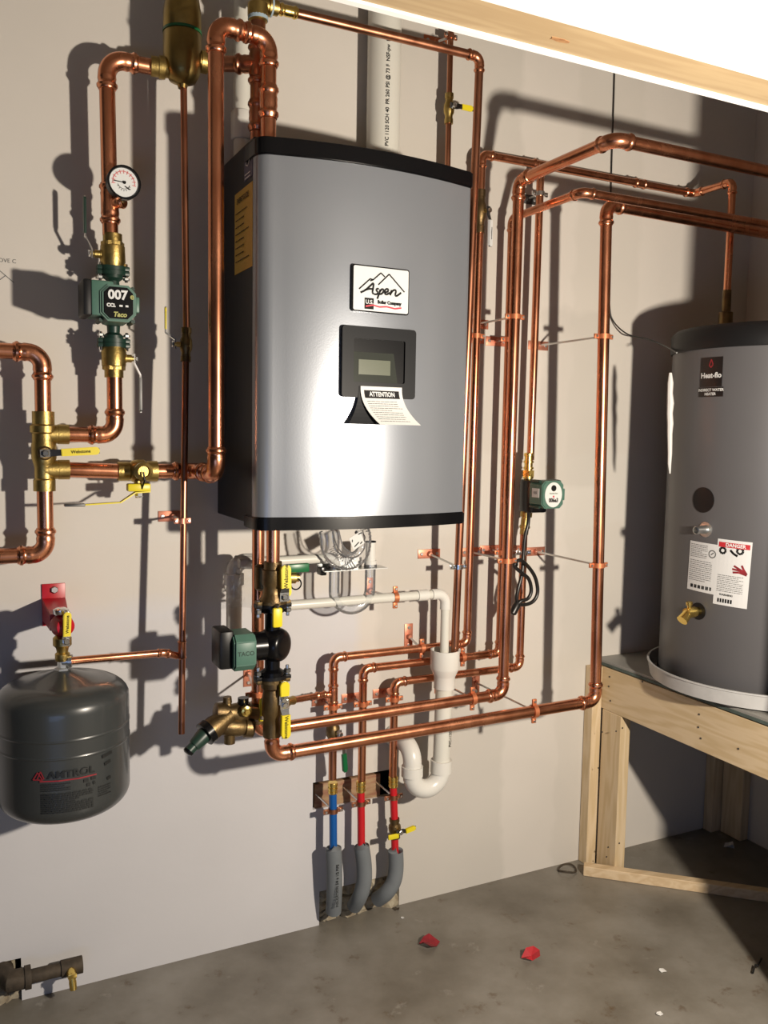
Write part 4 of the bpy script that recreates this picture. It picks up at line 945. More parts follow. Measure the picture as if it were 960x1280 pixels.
obj('hex_nut', lathe_between((pxx,-S0,pz1+.004), (pxx,-S0,pz1+.022), [(0,.0185),(1,.0185)], 6), 'brass_new', uv, ang=20)
uv2 = thing('union_fitting', 'brass union below the small right pump behind its black cord', 'fitting', (pxx-.003,-S0,W(656,668,S0).z))
obj('union_body', lathe_between((pxx-.002,-S0,pz0+.003), (c2.x,-S0,W(655,668,S0).z), [(0,.013),(.0,.018),(.22,.018),(.24,.0135),(.6,.0135),(.62,.016),(.72,.016),(.74,.013),(1,.013)]), 'brass', uv2, ang=25)
# power cord
cpts = [(661,640,.11),(660,655,.12),(656,672,.12),(654,695,.12),(653,715,.125),(648,735,.13),(646,750,.13),(653,756,.13),(666,752,.13),(672,740,.13),(669,722,.13),(660,708,.135),(650,700,.14),(643,707,.14),(652,716,.138),(661,724,.136),(664,738,.135),(660,748,.135),(650,752,.135),(644,762,.13)]
cord = thing('power_cord', 'black power cord coiled in a loop hanging below the small right pump', 'cord', W(645,765,.13))
obj('cable', MB().sweep(smooth_path([W(*p) for p in cpts]), .0055, 10), 'wire_black', cord)
obj('plug', lathe_between(W(648,752,.13), W(640,768,.13), [(0,.007),(.3,.012),(.9,.0115),(1,.007)], 10), 'wire_black', cord)
obj('cable_tie', ring_mb(W(644,704,.14), (.9,0,.2), .009, .006, .002, 14), 'wire_black', cord)
# ================================================================== hangers
def at(A, B, px=None, py=None):     # point on segment A-B seen in column / row
    best = None
    for i in range(201):
        p = A+(B-A)*i/200; q = p-CAM; u_ = 480+FPX*q.dot(_r)/q.dot(_f); v_ = 640-FPX*q.dot(_u)/q.dot(_f)
        e = abs(u_-px) if px is not None else abs(v_-py)
        if best is None or e < best[0]: best = (e, p)
    return best[1]
k1b, k2b = k1, k2
hanger('long-rod hanger clamping the lone right riser, upper of its two', at(k1, k2, py=421), Z, rB)
hanger('long-rod hanger clamping the lone right riser, lower of its two', at(k1, k2, py=706), Z, rB)
hanger('long-rod hanger on the thickest bundle pipe, above the small right pump', at(p1, p2, py=397), Z, R1*.86)
hanger('long-rod hanger on the thickest bundle pipe, right of the boiler bottom', at(p1, p2, py=701), Z, R1*.86)
hanger('short pipe hanger on the leftmost bundle pipe beside the boiler edge', at(a2, aTop, py=421), Z, r75, off=V((.03,0,0)))
hanger('short pipe hanger on the bundle pipe second from the boiler, upper one', at(b2, b3, py=424), Z, r75)
hanger('short pipe hanger on the bundle pipe second from the boiler, by the boiler bottom', at(b2, b3, py=690), Z, r75)
hanger('chrome split-ring hanger under the small right pump', at(c2, V((c2.x,-S0,pz0)), py=691), Z, r75, m='chrome')
hanger('chrome split-ring hanger high on the pipe above the small right pump', at(V((tcx.x,-S0,pz1)), V((tcx.x,-S0,tcx.z)), py=243), Z, r75, m='chrome', pm='steel_dark')
_p = at(T1, pp, py=707); hanger('chrome split-ring hanger on the discharge pipe under the boiler corner', _p, Z, r75, m='chrome', off=W(536,692,0)-V((_p.x,0,_p.z)))
hanger('pipe hanger on the lowest long level pipe, rod slanting back to the wall', at(kk, k1, px=668), X, rB, pd=(0,0,1), ear=.018)
hanger('pipe hanger on the upper long level pipe below the bundle', at(d1, p1, px=591), X, R1*.86, pd=(0,0,1), ear=.018)
_p = at(a_left, V((a2.x,-S0,a_left.z)), px=527); hanger('pipe hanger on the highest low level pipe left of the funnel', _p, X, r75, pd=(0,0,1), off=V((-.010,0,.022)))
hanger('pipe hanger on the second low level pipe right beside the white funnel', at(b1, b2, px=578), X, r75, pd=(0,0,1))
zh = W(416,890,S0).z
hanger('leftmost of three copper hangers in a row just above the upper long level pipe', V((a_left.x,-S0,W(413,884,S0).z)), Z, r75)
hanger('middle one of three copper hangers in a row just above the upper long level pipe', V((b0.x,-S0,W(452,880,S0).z)), Z, r75)
hanger('rightmost of three copper hangers in a row just above the upper long level pipe', V((c0.x,-S0,W(490,874,S0).z)), Z, r75)
# ================================================================== PEX tubes and foam sleeves
def pex(label, m, x_px, top_py, bot_py, hl, cl_py, s=S0, x2=None):
    A = W(x_px[0], top_py, s); B = W(x_px[1], bot_py, s+.006)
    t = thing('pex_tube', label, 'tube', B); obj('tube', MB().sweep([A, A+(B-A)*.5, B-Z*.05], .0108, 20), m, t)
    obj('crimp_adapter', lathe_between(A+Z*.028, A-Z*.004, [(0,.0125),(.05,.0135),(.3,.0135),(.32,.0115),(.42,.0115),(.44,.0135),(.56,.0135),(.58,.012),(.74,.012),(.76,.0135),(.9,.0135),(1,.012)]), 'brass_new', t, ang=25)
    return A, B
Aa, Ab = pex('blue plastic water tube dropping into a grey foam sleeve', 'blue_pex', (416,417), 990, 1062, None, 1013)
Ba, Bb = pex('middle red plastic water tube, plain from brass crimp to foam sleeve', 'red_pex', (451,452), 988, 1060, None, 1003)
Ca, Cb = pex('right-hand red plastic water tube interrupted by a yellow levered valve', 'red_pex', (491.5,494.5), 982, 1066, None, 995)
for (A, B, py, nm) in ((Aa,Ab,1013,'left hanger gripping the blue tube, rod from the wall slot'),(Ba,Bb,1004,'middle hanger gripping the plain red tube, rod from the wall slot'),(Ca,Cb,996,'right hanger gripping the red tube above its yellow valve')):
    P = at(A, B, py=py); hanger(nm, P, Z, .0108, m='copper_old', rm='chrome', plate=False, wall_s=-.014, off=V((-.022,0,.022)), ear=.018)
vA, vB = at(Ca, Cb, py=1023), at(Ca, Cb, py=1047)
rv = ball_valve('dark brass valve on the right-hand red tube with a yellow lever each side', vA, vB, .0105, (.1,-1,0), (1,0,.12), .048, m='brass_dark', w=.014, rise=.004, grip=.7, base='steel_dark')
_c = (vA+vB)/2; g1_ = obj('grip', MB().box((.034,.006,.015), tuple(_c+V((-.018,-.028,-.010))), bev=.0025), 'yellow', rv); 
def sleeve(label, pts, words=False):
    P = smooth_path(pts, 6); r = .0220; t = thing('foam_sleeve', label, 'pipe insulation', P[-1])
    n = len(P); vs = P+P[::-1]; rad = [r]*n+[r*.68]*n
    mb = MB(); mb.sweep(P, r, 24, caps=False)
    e = P[0]; d = (P[0]-P[1]).normalized()
    mb.sweep([P[0], P[0]+d*.0005, P[0]-d*.04], [r, r*.76, r*.74], 24, caps=False)
    mb.sweep([P[-1], P[-1]+(P[-1]-P[-2]).normalized()*.004], [r, r*.4], 24)
    obj('sleeve', mb, 'foam_grey', t, ang=60)
    if words:
        fn = lambda u, v, h=0: V((P[0].x+.003-v, P[0].y-r-.0006-h, u))
        zm = (P[0].z+P[-1].z)/2; text('INSULATION 3/4 x 1/2 PIPE', .0105, fn, 'ink', t, c=(zm,0), bold=.0002)
    return t
sf = S0+.006
sleeve('straight grey foam sleeve with printed line, under the blue tube', [W(417,1060,sf), W(418,1085,sf), W(418,1112,sf-.006), W(417,1139,sf-.022)], True)
sleeve('middle grey foam sleeve bending slightly left into the wall base', [W(452,1058,sf), W(455,1080,sf), W(455,1102,sf), W(450,1120,sf-.008), W(443,1132,.03)])
sleeve('right grey foam sleeve bending sharply left into the wall base', [W(494.5,1063,sf), W(495,1085,sf), W(492,1102,sf), W(483,1116,sf-.008), W(472,1124,.03)])
# ================================================================== condensate plastics
PV = .0135
cS = .12
c_a = W(297,703,.14); c_b = W(421,697,cS); c_b2 = V((c_b.x,-cS,c_b.z)); c_c = V((W(418,711,cS).x,-cS,W(419,712,cS).z))
c_a = V((W(300,703,.14).x,-.13,c_b.z))
run('condensate_pipe', 'upper white plastic drain pipe from the left with an elbow down to the clear trap', [c_a, V((c_c.x,-cS,c_b.z)), c_c], .012, 'pvc_pipe', fm='pvc', plain=True, R=.016, cup=.016)
u_l = W(418,708,cS); u_r = W(463,704,cS); ub = W(440,760,cS)
zu = u_l.z; xl, xr_ = u_l.x, u_r.x; rc = (xr_-xl)/2; zbm = W(440,768,cS).z+rc+.0145
ct = thing('clear_trap', 'clear plastic U-shaped condensate trap hanging under the boiler', 'trap', ((xl+xr_)/2,-cS,zbm-rc))
pts = [V((xl,-cS,zu)), V((xl,-cS,zbm))]+[V(((xl+xr_)/2-math.cos(PI*i/16)*rc,-cS,zbm-math.sin(PI*i/16)*rc)) for i in range(1,16)]+[V((xr_,-cS,zbm)), V((xr_,-cS,zu+.004))]
mb = MB().sweep(pts, .0145, 24, caps=False); mb.sweep(pts, .0115, 24, caps=False)
obj('u_tube', mb, 'clear', ct, recalc=False)
for x in (xl, xr_): obj('clip_ring', ring_mb((x,-cS,zu-.004), Z, .0150, .010, .0025), 'clear', ct)
st = thing('vent_stub', 'short open white plastic stub on the right leg of the clear trap', 'pipe', (xr_,-cS,zu))
obj('pipe', MB().sweep([(xr_,-cS,zu-.006),(xr_,-cS,W(464,677,cS).z)], .0135, 20, caps=False), 'pvc', st)
obj('collar', ring_mb((xr_,-cS,zu+.006), Z, .0137, .010, .0028), 'pvc', st); obj('rim', ring_mb((xr_,-cS,W(464,677,cS).z), Z, .0125, .003, .0022), 'dark_grey', st)
brk = thing('trap_bracket', 'thin grey metal bracket plate across the top of the clear trap', 'bracket', W(440,712,cS))
zb_ = zu-.003
obj('plate', MB().box((W(480,712,cS).x-W(402,712,cS).x,.055,.002), ((W(480,712,cS).x+W(402,712,cS).x)/2,-cS+.005,zb_-.006)), 'zinc', brk, smooth=False)
obj('rear_flange', MB().box((W(458,712,cS).x-W(402,712,cS).x,.002,.026), ((W(458,712,cS).x+W(402,712,cS).x)/2,-cS+.032,zb_+.006)), 'zinc', brk, smooth=False)
obj('end_lug', MB().box((.016,.03,.022), (W(404,712,cS).x,-cS+.01,zb_-.008), bev=.002), 'black_plastic', brk)
# clear ribbed drain hose bundle with tag
bs = thing('clear_hose_loop', 'clear ribbed plastic hose and bag bunched under the boiler above the trap', 'hose', W(430,690,.14))
hp = smooth_path([W(408,664,.16), W(412,690,.16), W(425,702,.155), W(440,702,.155), W(452,692,.15), W(455,672,.15), W(452,662,.15)], 10)
obj('ribbed_hose', MB().sweep(hp, [.019+(.0015 if i % 2 else 0) for i in range(len(hp))], 16, caps=False), 'clear', bs, recalc=False)
hp2 = smooth_path([W(420,664,.18), W(426,684,.18), W(440,694,.175), W(452,684,.17), W(450,664,.17)], 10)
obj('hose', MB().sweep(hp2, .009, 14, caps=False), 'clear', bs, recalc=False)
cl = W(446,676,.20); ff2 = frame(cl, (.25,-1,.05), (.86,.1,.40))
wt_ = thing('hose_tag', 'small white printed tag tilted among the clear hose under the boiler', 'tag', cl)
fsx = plane_map(ff2); sheet(fsx, .040, .034, 'paper', wt_, 'tag_sheet', nx=1, ny=1)
obj('print_bars', strokes(fsx, [[(-.014,-.010),(.004,-.006)],[(-.015,.004),(-.012,.010)],[(.006,-.012),(.014,-.010)]], .003), 'ink', wt_, smooth=False, recalc=False, kind='stuff')
obj('tag_wire', MB().sweep(smooth_path([cl+V((.004,0,.016)), cl+V((.014,-.004,.020)), cl+V((.022,-.002,.010)), cl+V((.022,0,0))]), .001, 6), 'wire_black', wt_)
# plastic film and vent fitting left of the boiler drops
lf = thing('condensate_fitting', 'white plastic drain fitting with loose clear film, in shadow left of the boiler drops', 'fitting', W(302,760,.1))
_q = arc_pts(V((c_a.x+.06,-.115,c_a.z)), V((c_a.x,-.09,c_a.z)), V((c_a.x,-.09,c_a.z-.1)), .03)[0]
obj('pipe', MB().sweep([V((c_a.x+.045,-.11,c_a.z))]+_q+[V((c_a.x,-.09,W(303,790,.09).z))], .020, 24), 'pvc', lf)
obj('collar', MB().sweep([V((c_a.x,-.09,c_a.z-.060)), V((c_a.x,-.09,c_a.z-.032))], .025, 24), 'pvc', lf)
obj('inlet', lathe_between((c_a.x,-.10,c_a.z), (c_a.x+.045,-.13,c_a.z), [(0,.016),(1,.016)]), 'pvc', lf)
g = MB(); rg = random.Random(4); nx_, nz_ = 9, 14; o0 = W(300,728,.12)
for j in range(nz_+1):
    for i in range(nx_+1): g.v.append(tuple(o0+V((-.040+.085*i/nx_,-.012-rg.uniform(0,.022),-.06+.12*j/nz_))))
for j in range(nz_):
    for i in range(nx_): a = j*(nx_+1)+i; g.f.append((a,a+1,a+nx_+2,a+nx_+1))
obj('clear_film', g, 'clear', lf, smooth=False, recalc=False)
# second level pvc pipe to the funnel
e0 = V((W(350,757,cS).x,-cS,W(400,754,cS).z)); ez = W(450,750,cS).z
e0.z = ez+.0; e1 = V((W(557,745,cS).x,-cS,ez)); e2 = V((e1.x,-cS,W(556,815,cS).z))
cp2 = run('condensate_pipe', 'lower white plastic drain pipe running right and elbowing down into the funnel', [e0, e1, e2], .0125, 'pvc_pipe', fm='pvc', plain=True, R=.028, cup=.018)
obj('coupling', MB().sweep([at(e0,e1,px=522), at(e0,e1,px=534)], .0155, 20), 'pvc', cp2)
hanger('copper hanger gripping the lower white drain pipe beside the clear trap', at(e0, e1, px=494), X, .0125, pd=(0,0,1), off=V((-.022,0,0)), ear=.018)
fx = W(556,830,cS).x; fz1, fz0 = W(556,812,cS).z, W(554,860,cS).z
fn_ = thing('drain_funnel', 'white plastic funnel cup catching the drain and discharge pipes', 'funnel', (fx,-cS,fz0))
hF = fz1-fz0
obj('cup', MB().lathe([(.021,0),(.030,.0),(.030,hF*.30),(.032,hF*.34),(.040,hF*.50),(.0415,hF*.54),(.0415,hF),(.0375,hF),(.0375,hF*.55),(.022,hF*.35),(.021,0)], frame((fx,-cS,fz0), Z), 36, caps=False), 'pvc', fn_, ang=30)
ptz = W(553,955,cS)
tz0 = W(553,962,cS).z; tx = fx-.004
pt = thing('drain_trap', 'white plastic drain pipe below the funnel with a P-trap turning into the wall', 'trap', (tx,-cS,tz0-.05))
obj('pipe', MB().sweep([(fx,-cS,fz0+.012),(tx,-cS,tz0+.015)], .0245, 28), 'pvc_pipe', pt)
fnp = lambda u, v, h=0: V((fx+.010-v, -cS-.0232-h, u))
text('PVC-1120 SCH 40', .011, fnp, 'ink', pt, c=(W(560,925,cS).z+.03,0), bold=.0002, off=.001)
rt_ = (tx-W(515,975,cS).x)/2
arc = [V((tx-rt_+math.cos(-PI*i/14)*rt_, -cS, tz0+math.sin(-PI*i/14)*rt_)) for i in range(15)]
obj('trap_bend', MB().sweep([V((tx,-cS,tz0+.004))]+arc+[V((tx-2*rt_,-cS,tz0+.012))], .0265, 28), 'pvc', pt)
obj('collar', MB().sweep([V((tx,-cS,tz0-.006)), V((tx,-cS,tz0+.030))], .0305, 28), 'pvc', pt)
obj('collar', MB().sweep([V((tx-2*rt_,-cS,tz0-.002)), V((tx-2*rt_,-cS,tz0+.026))], .0305, 28), 'pvc', pt)
tz1 = W(513,948,cS).z
up_, _ = arc_pts(V((tx-2*rt_,-cS,tz0)), V((tx-2*rt_,-cS,tz1+.03)), V((tx-2*rt_-.004,0,tz1+.03)), .045)
obj('wall_elbow', MB().sweep([V((tx-2*rt_,-cS,tz0+.02))]+up_+[V((tx-2*rt_-.004,-.003,tz1+.03))], .0262, 28), 'pvc', pt)
obj('wall_collar', ring_mb((tx-2*rt_-.003,-.020,tz1+.03), Y, .0262, .030, .004), 'pvc', pt)
# lever of relief line (white lever beside boiler)
rl = ball_valve('brass drain valve beside the boiler top right corner with a hanging white lever', at(a2, aTop, py=238), at(a2, aTop, py=292), r75*.9, (.45,-1,0), (.03,0,-1), .10, col='white', m='brass_dark', w=.014, rise=.006, grip=.72, base='steel_dark', word='Webstone')
# ================================================================== water heater tank, pan, stand
TX, TY, TR = 2.135, -.43, .288
ZS = W(751,829,.04).z+.012
def tank_t(px, py): return cyl_angle(TX, TY, TR, px, py)
zb0 = ZS+.012
aL, zTop = cyl_angle(TX, TY, TR, 850, 438)
tk_ = thing('water_heater', 'tall grey cylindrical water heater with black cap, standing at the right edge', 'water heater', (TX,TY,zb0))
zTop = W(900,430,-(TY+TR*.95)*-1 if False else .68).z
_, zTop = cyl_angle(TX, TY, TR, 895, 433)
obj('shell', MB().lathe([(TR-.004,0),(TR,.006),(TR,zTop-zb0)], frame((TX,TY,zb0), Z), 80), 'tank_grey', tk_, ang=50)
_, zc1 = cyl_angle(TX, TY, TR, 905, 404)
obj('top_cap', MB().lathe([(TR+.004,-.004),(TR+.006,0),(TR+.006,max(.03,(zc1-zTop)*.8)),(TR-.004,max(.04,zc1-zTop)),(TR*.5,max(.05,zc1-zTop)+.006),(.01,max(.05,zc1-zTop)+.008)], frame((TX,TY,zTop), Z), 80), 'black_matte', tk_, ang=40)
obj('base_ring', MB().lathe([(TR+.001,0),(TR+.004,.002),(TR+.004,.018),(TR+.001,.022)], frame((TX,TY,zb0), Z), 80), 'black_plastic', tk_, ang=40)
def tmap(px, py):
    a, z = tank_t(px, py); return cyl_map(TX, TY, TR+.0006, a, z), a, z
def tsize(p0, p1, q0, q1):   # arc width between two pixels, height between two
    a0, _ = tank_t(*p0); a1, _ = tank_t(*p1); _, z0 = tank_t(*q0); _, z1 = tank_t(*q1); return abs(a1-a0)*TR, abs(z1-z0)
fm, _, _ = tmap(889,465); w_, h_ = tsize((876,465),(903,465),(890,447),(890,484))
lb = sheet(fm, w_, h_, 'label_black', tk_, 'brand_label', nx=8, ny=1)
text('Heat-flo', .020, fm, 'white', lb, c=(0,-h_*.12), bold=.0006, off=.001); obj('flame_emblem', strokes(fm, [[(-.006,.018),(0,.034),(.006,.020),(0,.012),(-.006,.018)]], .003), 'tank_print_red', lb, smooth=False, recalc=False, kind='stuff')
fm, _, _ = tmap(888,490); w2, h2 = tsize((873,490),(903,490),(888,484),(888,496))
lb = sheet(fm, w2, h2, 'label_black', tk_, 'title_label', nx=8, ny=1)
text('INDIRECT WATER', .0100, fm, 'white', lb, c=(0,h2*.20), bold=.0003, off=.001); text('HEATER', .0100, fm, 'white', lb, c=(0,-h2*.22), bold=.0003, off=.001)
# round port plug
fm, a, z = tmap(879,625); w_, h_ = tsize((866,625),(892,625),(879,609),(879,641))
vs = [fm(math.cos(2*PI*i/28)*w_/2, math.sin(2*PI*i/28)*h_/2, .001) for i in range(28)]; vs2 = [fm(math.cos(2*PI*i/28)*w_/2, math.sin(2*PI*i/28)*h_/2, -.004) for i in range(28)]
mb = MB().add(vs+vs2+[fm(0,0,.002)], [(i,(i+1)%28,56) for i in range(28)]+[(i,(i+1)%28,28+(i+1)%28,28+i) for i in range(28)])
obj('port_plug', mb, 'black_metal', tk_)
def tank_nozzle(px, py, L, prof, m, name):
    a, z = tank_t(px, py); n = V((math.sin(a),-math.cos(a),0)); P = V((TX,TY,z))+n*(TR-.004)
    obj(name, MB().lathe(prof, frame(P, n), 20), m, tk_); return P, n
P, n = tank_nozzle(882,662, .05, [(.020,.003),(.021,.0055),(.012,.006),(.011,.02),(.011,.045),(.009,.046),(.007,.03)], 'zinc', 'threaded_port')
obj('port_hole_ring', MB().lathe([(.020,.0042),(.020,.0054),(.012,.006)], frame(P, n), 24), 'black_metal', tk_)
P, n = tank_nozzle(873,764, .05, [(.024,.0042),(.024,.0054)], 'black_metal', 'drain_hole')
dcock = thing('drain_cock', 'brass boiler drain cock low on the grey water heater', 'valve', P)
obj('cock_body', lathe_between(P+n*.004, P+n*.055, [(0,.012),(.3,.012),(.32,.015),(.6,.016),(.8,.013),(1,.013)]), 'brass_new', dcock)
obj('spout', lathe_between(P+n*.045, P+n*.070-Z*.020, [(0,.013),(.5,.014),(1,.0155)]), 'brass_new', dcock)
obj('key', lathe_between(P+n*.040, P+n*.044+Z*.030, [(0,.006),(.7,.006),(.72,.009),(1,.009)]), 'brass_new', dcock)
# stickers
def sticker(c, pw, ph, name, tilt):
    fm0, _, _ = tmap(*c); w_, h_ = tsize(*pw, *ph); ct, sn = math.cos(tilt), math.sin(tilt)
    f = lambda u, v, h=0: fm0(u*ct-v*sn, u*sn+v*ct, h); s_ = sheet(f, w_, h_, 'paper_tank', tk_, name, nx=8, ny=2); return f, w_, h_, s_
f, w_, h_, s_ = sticker((877,709), ((860,709),(894,709)), ((877,679),(877,741)), 'rating_sticker', -.03)
obj('small_print', lines_mb(f, -w_*.45, w_*.25, h_*.18, h_*.46, 8, .0016, seed=20), 'ink_grey', s_, smooth=False, recalc=False, kind='stuff')
obj('small_print', lines_mb(f, -w_*.45, w_*.45, -h_*.30, h_*.14, 11, .0016, seed=21), 'ink_grey', s_, smooth=False, recalc=False, kind='stuff')
obj('barcode', strokes(f, [[(-w_*.38+w_*.76*i/22,-h_*.44),(-w_*.38+w_*.76*i/22,-h_*.37)] for i in range(23) if i % 4], .0024), 'ink', s_, smooth=False, recalc=False, kind='stuff')
obj('round_mark', strokes(f, [[(w_*.34+.010*math.cos(2*PI*i/14),h_*.30+.010*math.sin(2*PI*i/14)) for i in range(15)],[(w_*.34-.004,h_*.28),(w_*.34+.004,h_*.33)]], .003), 'ink_grey', s_, smooth=False, recalc=False, kind='stuff')
f, w_, h_, s_ = sticker((915,717), ((893,717),(936,717)), ((915,676),(915,759)), 'danger_sticker', -.03)
sheet(f, w_*.9, h_*.075, 'red_ink', s_, 'heading_band', off=.0008, c=(0,h_*.42), nx=8, ny=1)
text('DANGER', .013, f, 'white', s_, c=(.004,h_*.42), off=.0022, bold=.0004)
obj('tap_pictogram', strokes(f, [[(-w_*.32+.008*math.cos(2*PI*i/10),h_*.33+.008*math.sin(2*PI*i/10)) for i in range(11)],[(w_*.18+.008*math.cos(2*PI*i/10),h_*.35+.008*math.sin(2*PI*i/10)) for i in range(11)],[(-w_*.1,h_*.35),(0,h_*.30),(w_*.12,h_*.27)]], .006), 'ink', s_, smooth=False, recalc=False, kind='stuff')
obj('hand_pictogram', strokes(f, [[(w_*.42,h_*.0),(w_*.2,h_*.03),(w_*.02,h_*.02)],[(w_*.40,h_*.02),(w_*.2,h_*.06),(0,h_*.07)],[(w_*.36,h_*.04),(w_*.2,h_*.08),(w_*.04,h_*.12)],[(w_*.42,h_*.01),(w_*.32,h_*.08),(w_*.26,h_*.14)]], .0055), 'maroon', s_, smooth=False, recalc=False, kind='stuff')
obj('small_print', lines_mb(f, -w_*.42, w_*.42, -h_*.30, -h_*.03, 10, .0016, seed=25), 'ink_grey', s_, smooth=False, recalc=False, kind='stuff')
text('WARNING', .0075, f, 'ink', s_, c=(-w_*.12,-h_*.34), bold=.0002)
obj('barcode', strokes(f, [[(-w_*.38+w_*.46*i/18,-h_*.46),(-w_*.38+w_*.46*i/18,-h_*.40)] for i in range(19) if i % 3], .0024), 'ink', s_, smooth=False, recalc=False, kind='stuff')
# top nipple
nz0 = zTop+max(.04,zc1-zTop); nip = V((aDn.x, aDn.y, aDn.z))
nb = thing('brass_nipple', 'brass adapter with side plug joining the copper drop to the water heater top', 'fitting', (nip.x,nip.y,nz0))
obj('adapter', lathe_between((nip.x,nip.y,nz0-.002), (nip.x,nip.y,nip.z+.02), [(0,.017),(.25,.017),(.27,.021),(.55,.021),(.57,.014),(1,.013)], 20), 'brass_dark', nb)
obj('side_plug', lathe_between((nip.x,nip.y,nz0+.03), (nip.x-.034,nip.y-.01,nz0+.03), [(0,.012),(.5,.012),(.52,.015),(1,.015)], 8), 'brass_dark', nb)
# foam strip on tank left
fm, a, z = tmap(846,540)
st_ = thing('foam_strip', 'torn white foam strip hanging down the left side of the water heater', 'strip', V((0,0,0)))
q0_, q1_ = W(838,466,.36), W(837,592,.36); st_.location = q1_; WL[st_.name] = q1_
sp = [q0_+(q1_-q0_)*i/10 for i in range(11)]
obj('strip', MB().sweep([p+V((.0012*math.sin(i*2.7),0,0)) for i, p in enumerate(sp)], [.004,.008,.0075,.0095,.008,.0085,.007,.0065,.006,.005,.002], 8), 'paper', st_)
# pan
pn = thing('drain_pan', 'shallow grey metal drain pan under the water heater', 'pan', (TX,TY,ZS))
PR = .313
obj('pan_shell', MB().lathe([(.01,.001),(PR-.012,.001),(PR,.004),(PR+.006,.042),(PR+.009,.044),(PR+.009,.048),(PR+.003,.048),(PR-.003,.006),(PR-.02,.004),(.01,.004)], frame((TX,TY,ZS+.001), Z), 80, caps=False), 'pan', pn, ang=40)
# stand
XB = 1.875
zB0 = ZS-.022-.140
sd_ = thing('timber_stand', 'raw timber platform of pine boards carrying the water heater', 'stand', (XB,-.5,0))
obj('front_beam', MB().box((.038,1.0-.012,.140), (XB+.019,-.506+.012,zB0+.070), bev=.002), 'wood_y', sd_, smooth=False)
obj('rear_beam', MB().box((.038,.96,.140), (XR-.019,-.49,zB0+.070), bev=.002), 'wood_y', sd_, smooth=False)
obj('wall_beam', MB().box((XR-XB-.076,.038,.140), ((XR+XB)/2,-.020,zB0+.070), bev=.002), 'wood_x', sd_, smooth=False)
obj('deck_board', MB().box((XR-XB-.002,.985,.018), ((XR+XB)/2,-.4935,ZS-.011), bev=.001), 'stand_top', sd_, smooth=False)
obj('deck_edge', MB().box((.003,.985,.008), (XB-.0015,-.4935,ZS-.014)), 'ply_edge', sd_, smooth=False)
zp = .039
obj('post', MB().box((.038,.040,zB0+.14-.002-.0), (XB-.020,-.022,(zB0+.138)/2+.0), bev=.002), 'wood_z', sd_, smooth=False)
fr = frame((XB+.004,-.044,0), Z, (.62,-.78,0))
obj('post', MB().box((.040,.089,zB0-.001), (XB+.019,-.0465-.045,(zB0-.001)/2+.0005), bev=.002), 'wood_z', sd_, smooth=False)
obj('post', MB().box((.080,.038,zB0-.001), (XR-.042,-.021,(zB0-.001)/2+.0005), bev=.002), 'wood_z', sd_, smooth=False)
obj('post', MB().box((.038,.089,zB0-.001), (XR-.021,-.088,(zB0-.001)/2+.0005), bev=.002), 'wood_z', sd_, smooth=False)
for i, (px, py) in enumerate([(762,846),(761,858),(763,876),(803,852),(873,909),(874,893),(876,923),(923,936)]):
    p = W(px, py, x=XB-.0005); bolt(sd_, p, -X, .0032, .0012, 'steel_dark', 'screw')
for px, py in [(753,915),(748,960)]:
    p = W(px, py, x=XB-.0395); bolt(sd_, p, -X, .0028, .0012, 'steel_dark', 'screw')
for px, py in [(770,914),(778,910),(774,1054),(760,1059),(758,1071)]:
    p = W(px, py, .1365); bolt(sd_, p, OUT, .003, .0012, 'steel_dark', 'screw')
lp0 = W(729,1095,z=0); lp1 = W(950,1127,z=0); dd = (lp1-lp0).normalized(); nn = V((-dd.y,dd.x,0))
if nn.y < 0: nn = -nn
cc = (lp0+lp1)/2+dd*.15; Ll = (lp1-lp0).length+.30
fr = frame(cc+nn*.016+Z*.0165, Z, dd)
tag(obj('floor_board', MB().box((Ll,.032,.032), fr=fr, bev=.002), 'wood_x', smooth=False), 'loose pale timber strip lying on the concrete floor in front of the timber stand', 'board')
# ================================================================== wires
wr = thing('thermostat_wire', 'thin black wire running down the wall and looping over to the water heater', 'wire', W(762,395,.006))
wp = [W(769,60,.006), W(767,130,.006), W(765,190,.006), W(763,260,.006), W(760,330,.006), W(762,382,.008), W(767,402,.012), W(785,418,.05), W(810,424,.12), W(830,432,.2), W(846,441,.33)]
obj('cable', MB().sweep(smooth_path(wp), .0022, 8), 'wire_black', wr)
# ================================================================== old pipe, low left
op = thing('old_iron_pipe', 'rusty iron pipe stub with elbow leaving a hole in the wall, bottom left', 'pipe', W(20,1220,.05))
SO = .05; ox0, ox1 = W(28,1221,SO), W(103,1207,SO); zz_ = (ox0.z+ox1.z)/2; ox1 = V((ox1.x,-SO,zz_)); ox0 = V((ox0.x,-SO,zz_))
obj('pipe', MB().sweep([ox0-V((.02,0,0)), ox1-V((.02,0,0))], .0165, 20), 'rust', op)
obj('pipe_elbow', MB().sweep([V((W(10,1222,SO).x-.01,.06,zz_)), V((W(10,1222,SO).x-.008,-.02,zz_)), V((W(14,1222,SO).x,-SO,zz_)), V((ox0.x+.012,-SO,zz_))], [.024,.025,.026,.024], 20), 'rust', op)
obj('band', ring_mb(ox0+V((.012,0,0)), X, .0235, .014, .004), 'rust', op); obj('end_coupling', MB().sweep([ox1-V((.05,0,0)), ox1], .0205, 20), 'rust', op)
dc = thing('drain_cock', 'small brass drain cock screwed into the rusty iron pipe, bottom left', 'valve', W(90,1226,.09))
dp0 = V((W(89,1212,.07).x,-SO-.014,zz_))
obj('cock_body', lathe_between(dp0, dp0+V((0,-.030,-.006)), [(0,.010),(.4,.012),(.8,.010),(1,.008)], 12), 'brass_new', dc)
obj('spout', lathe_between(dp0+V((0,-.022,0)), dp0+V((.002,-.028,-.034)), [(0,.007),(.5,.009),(1,.008)], 12), 'brass_new', dc)
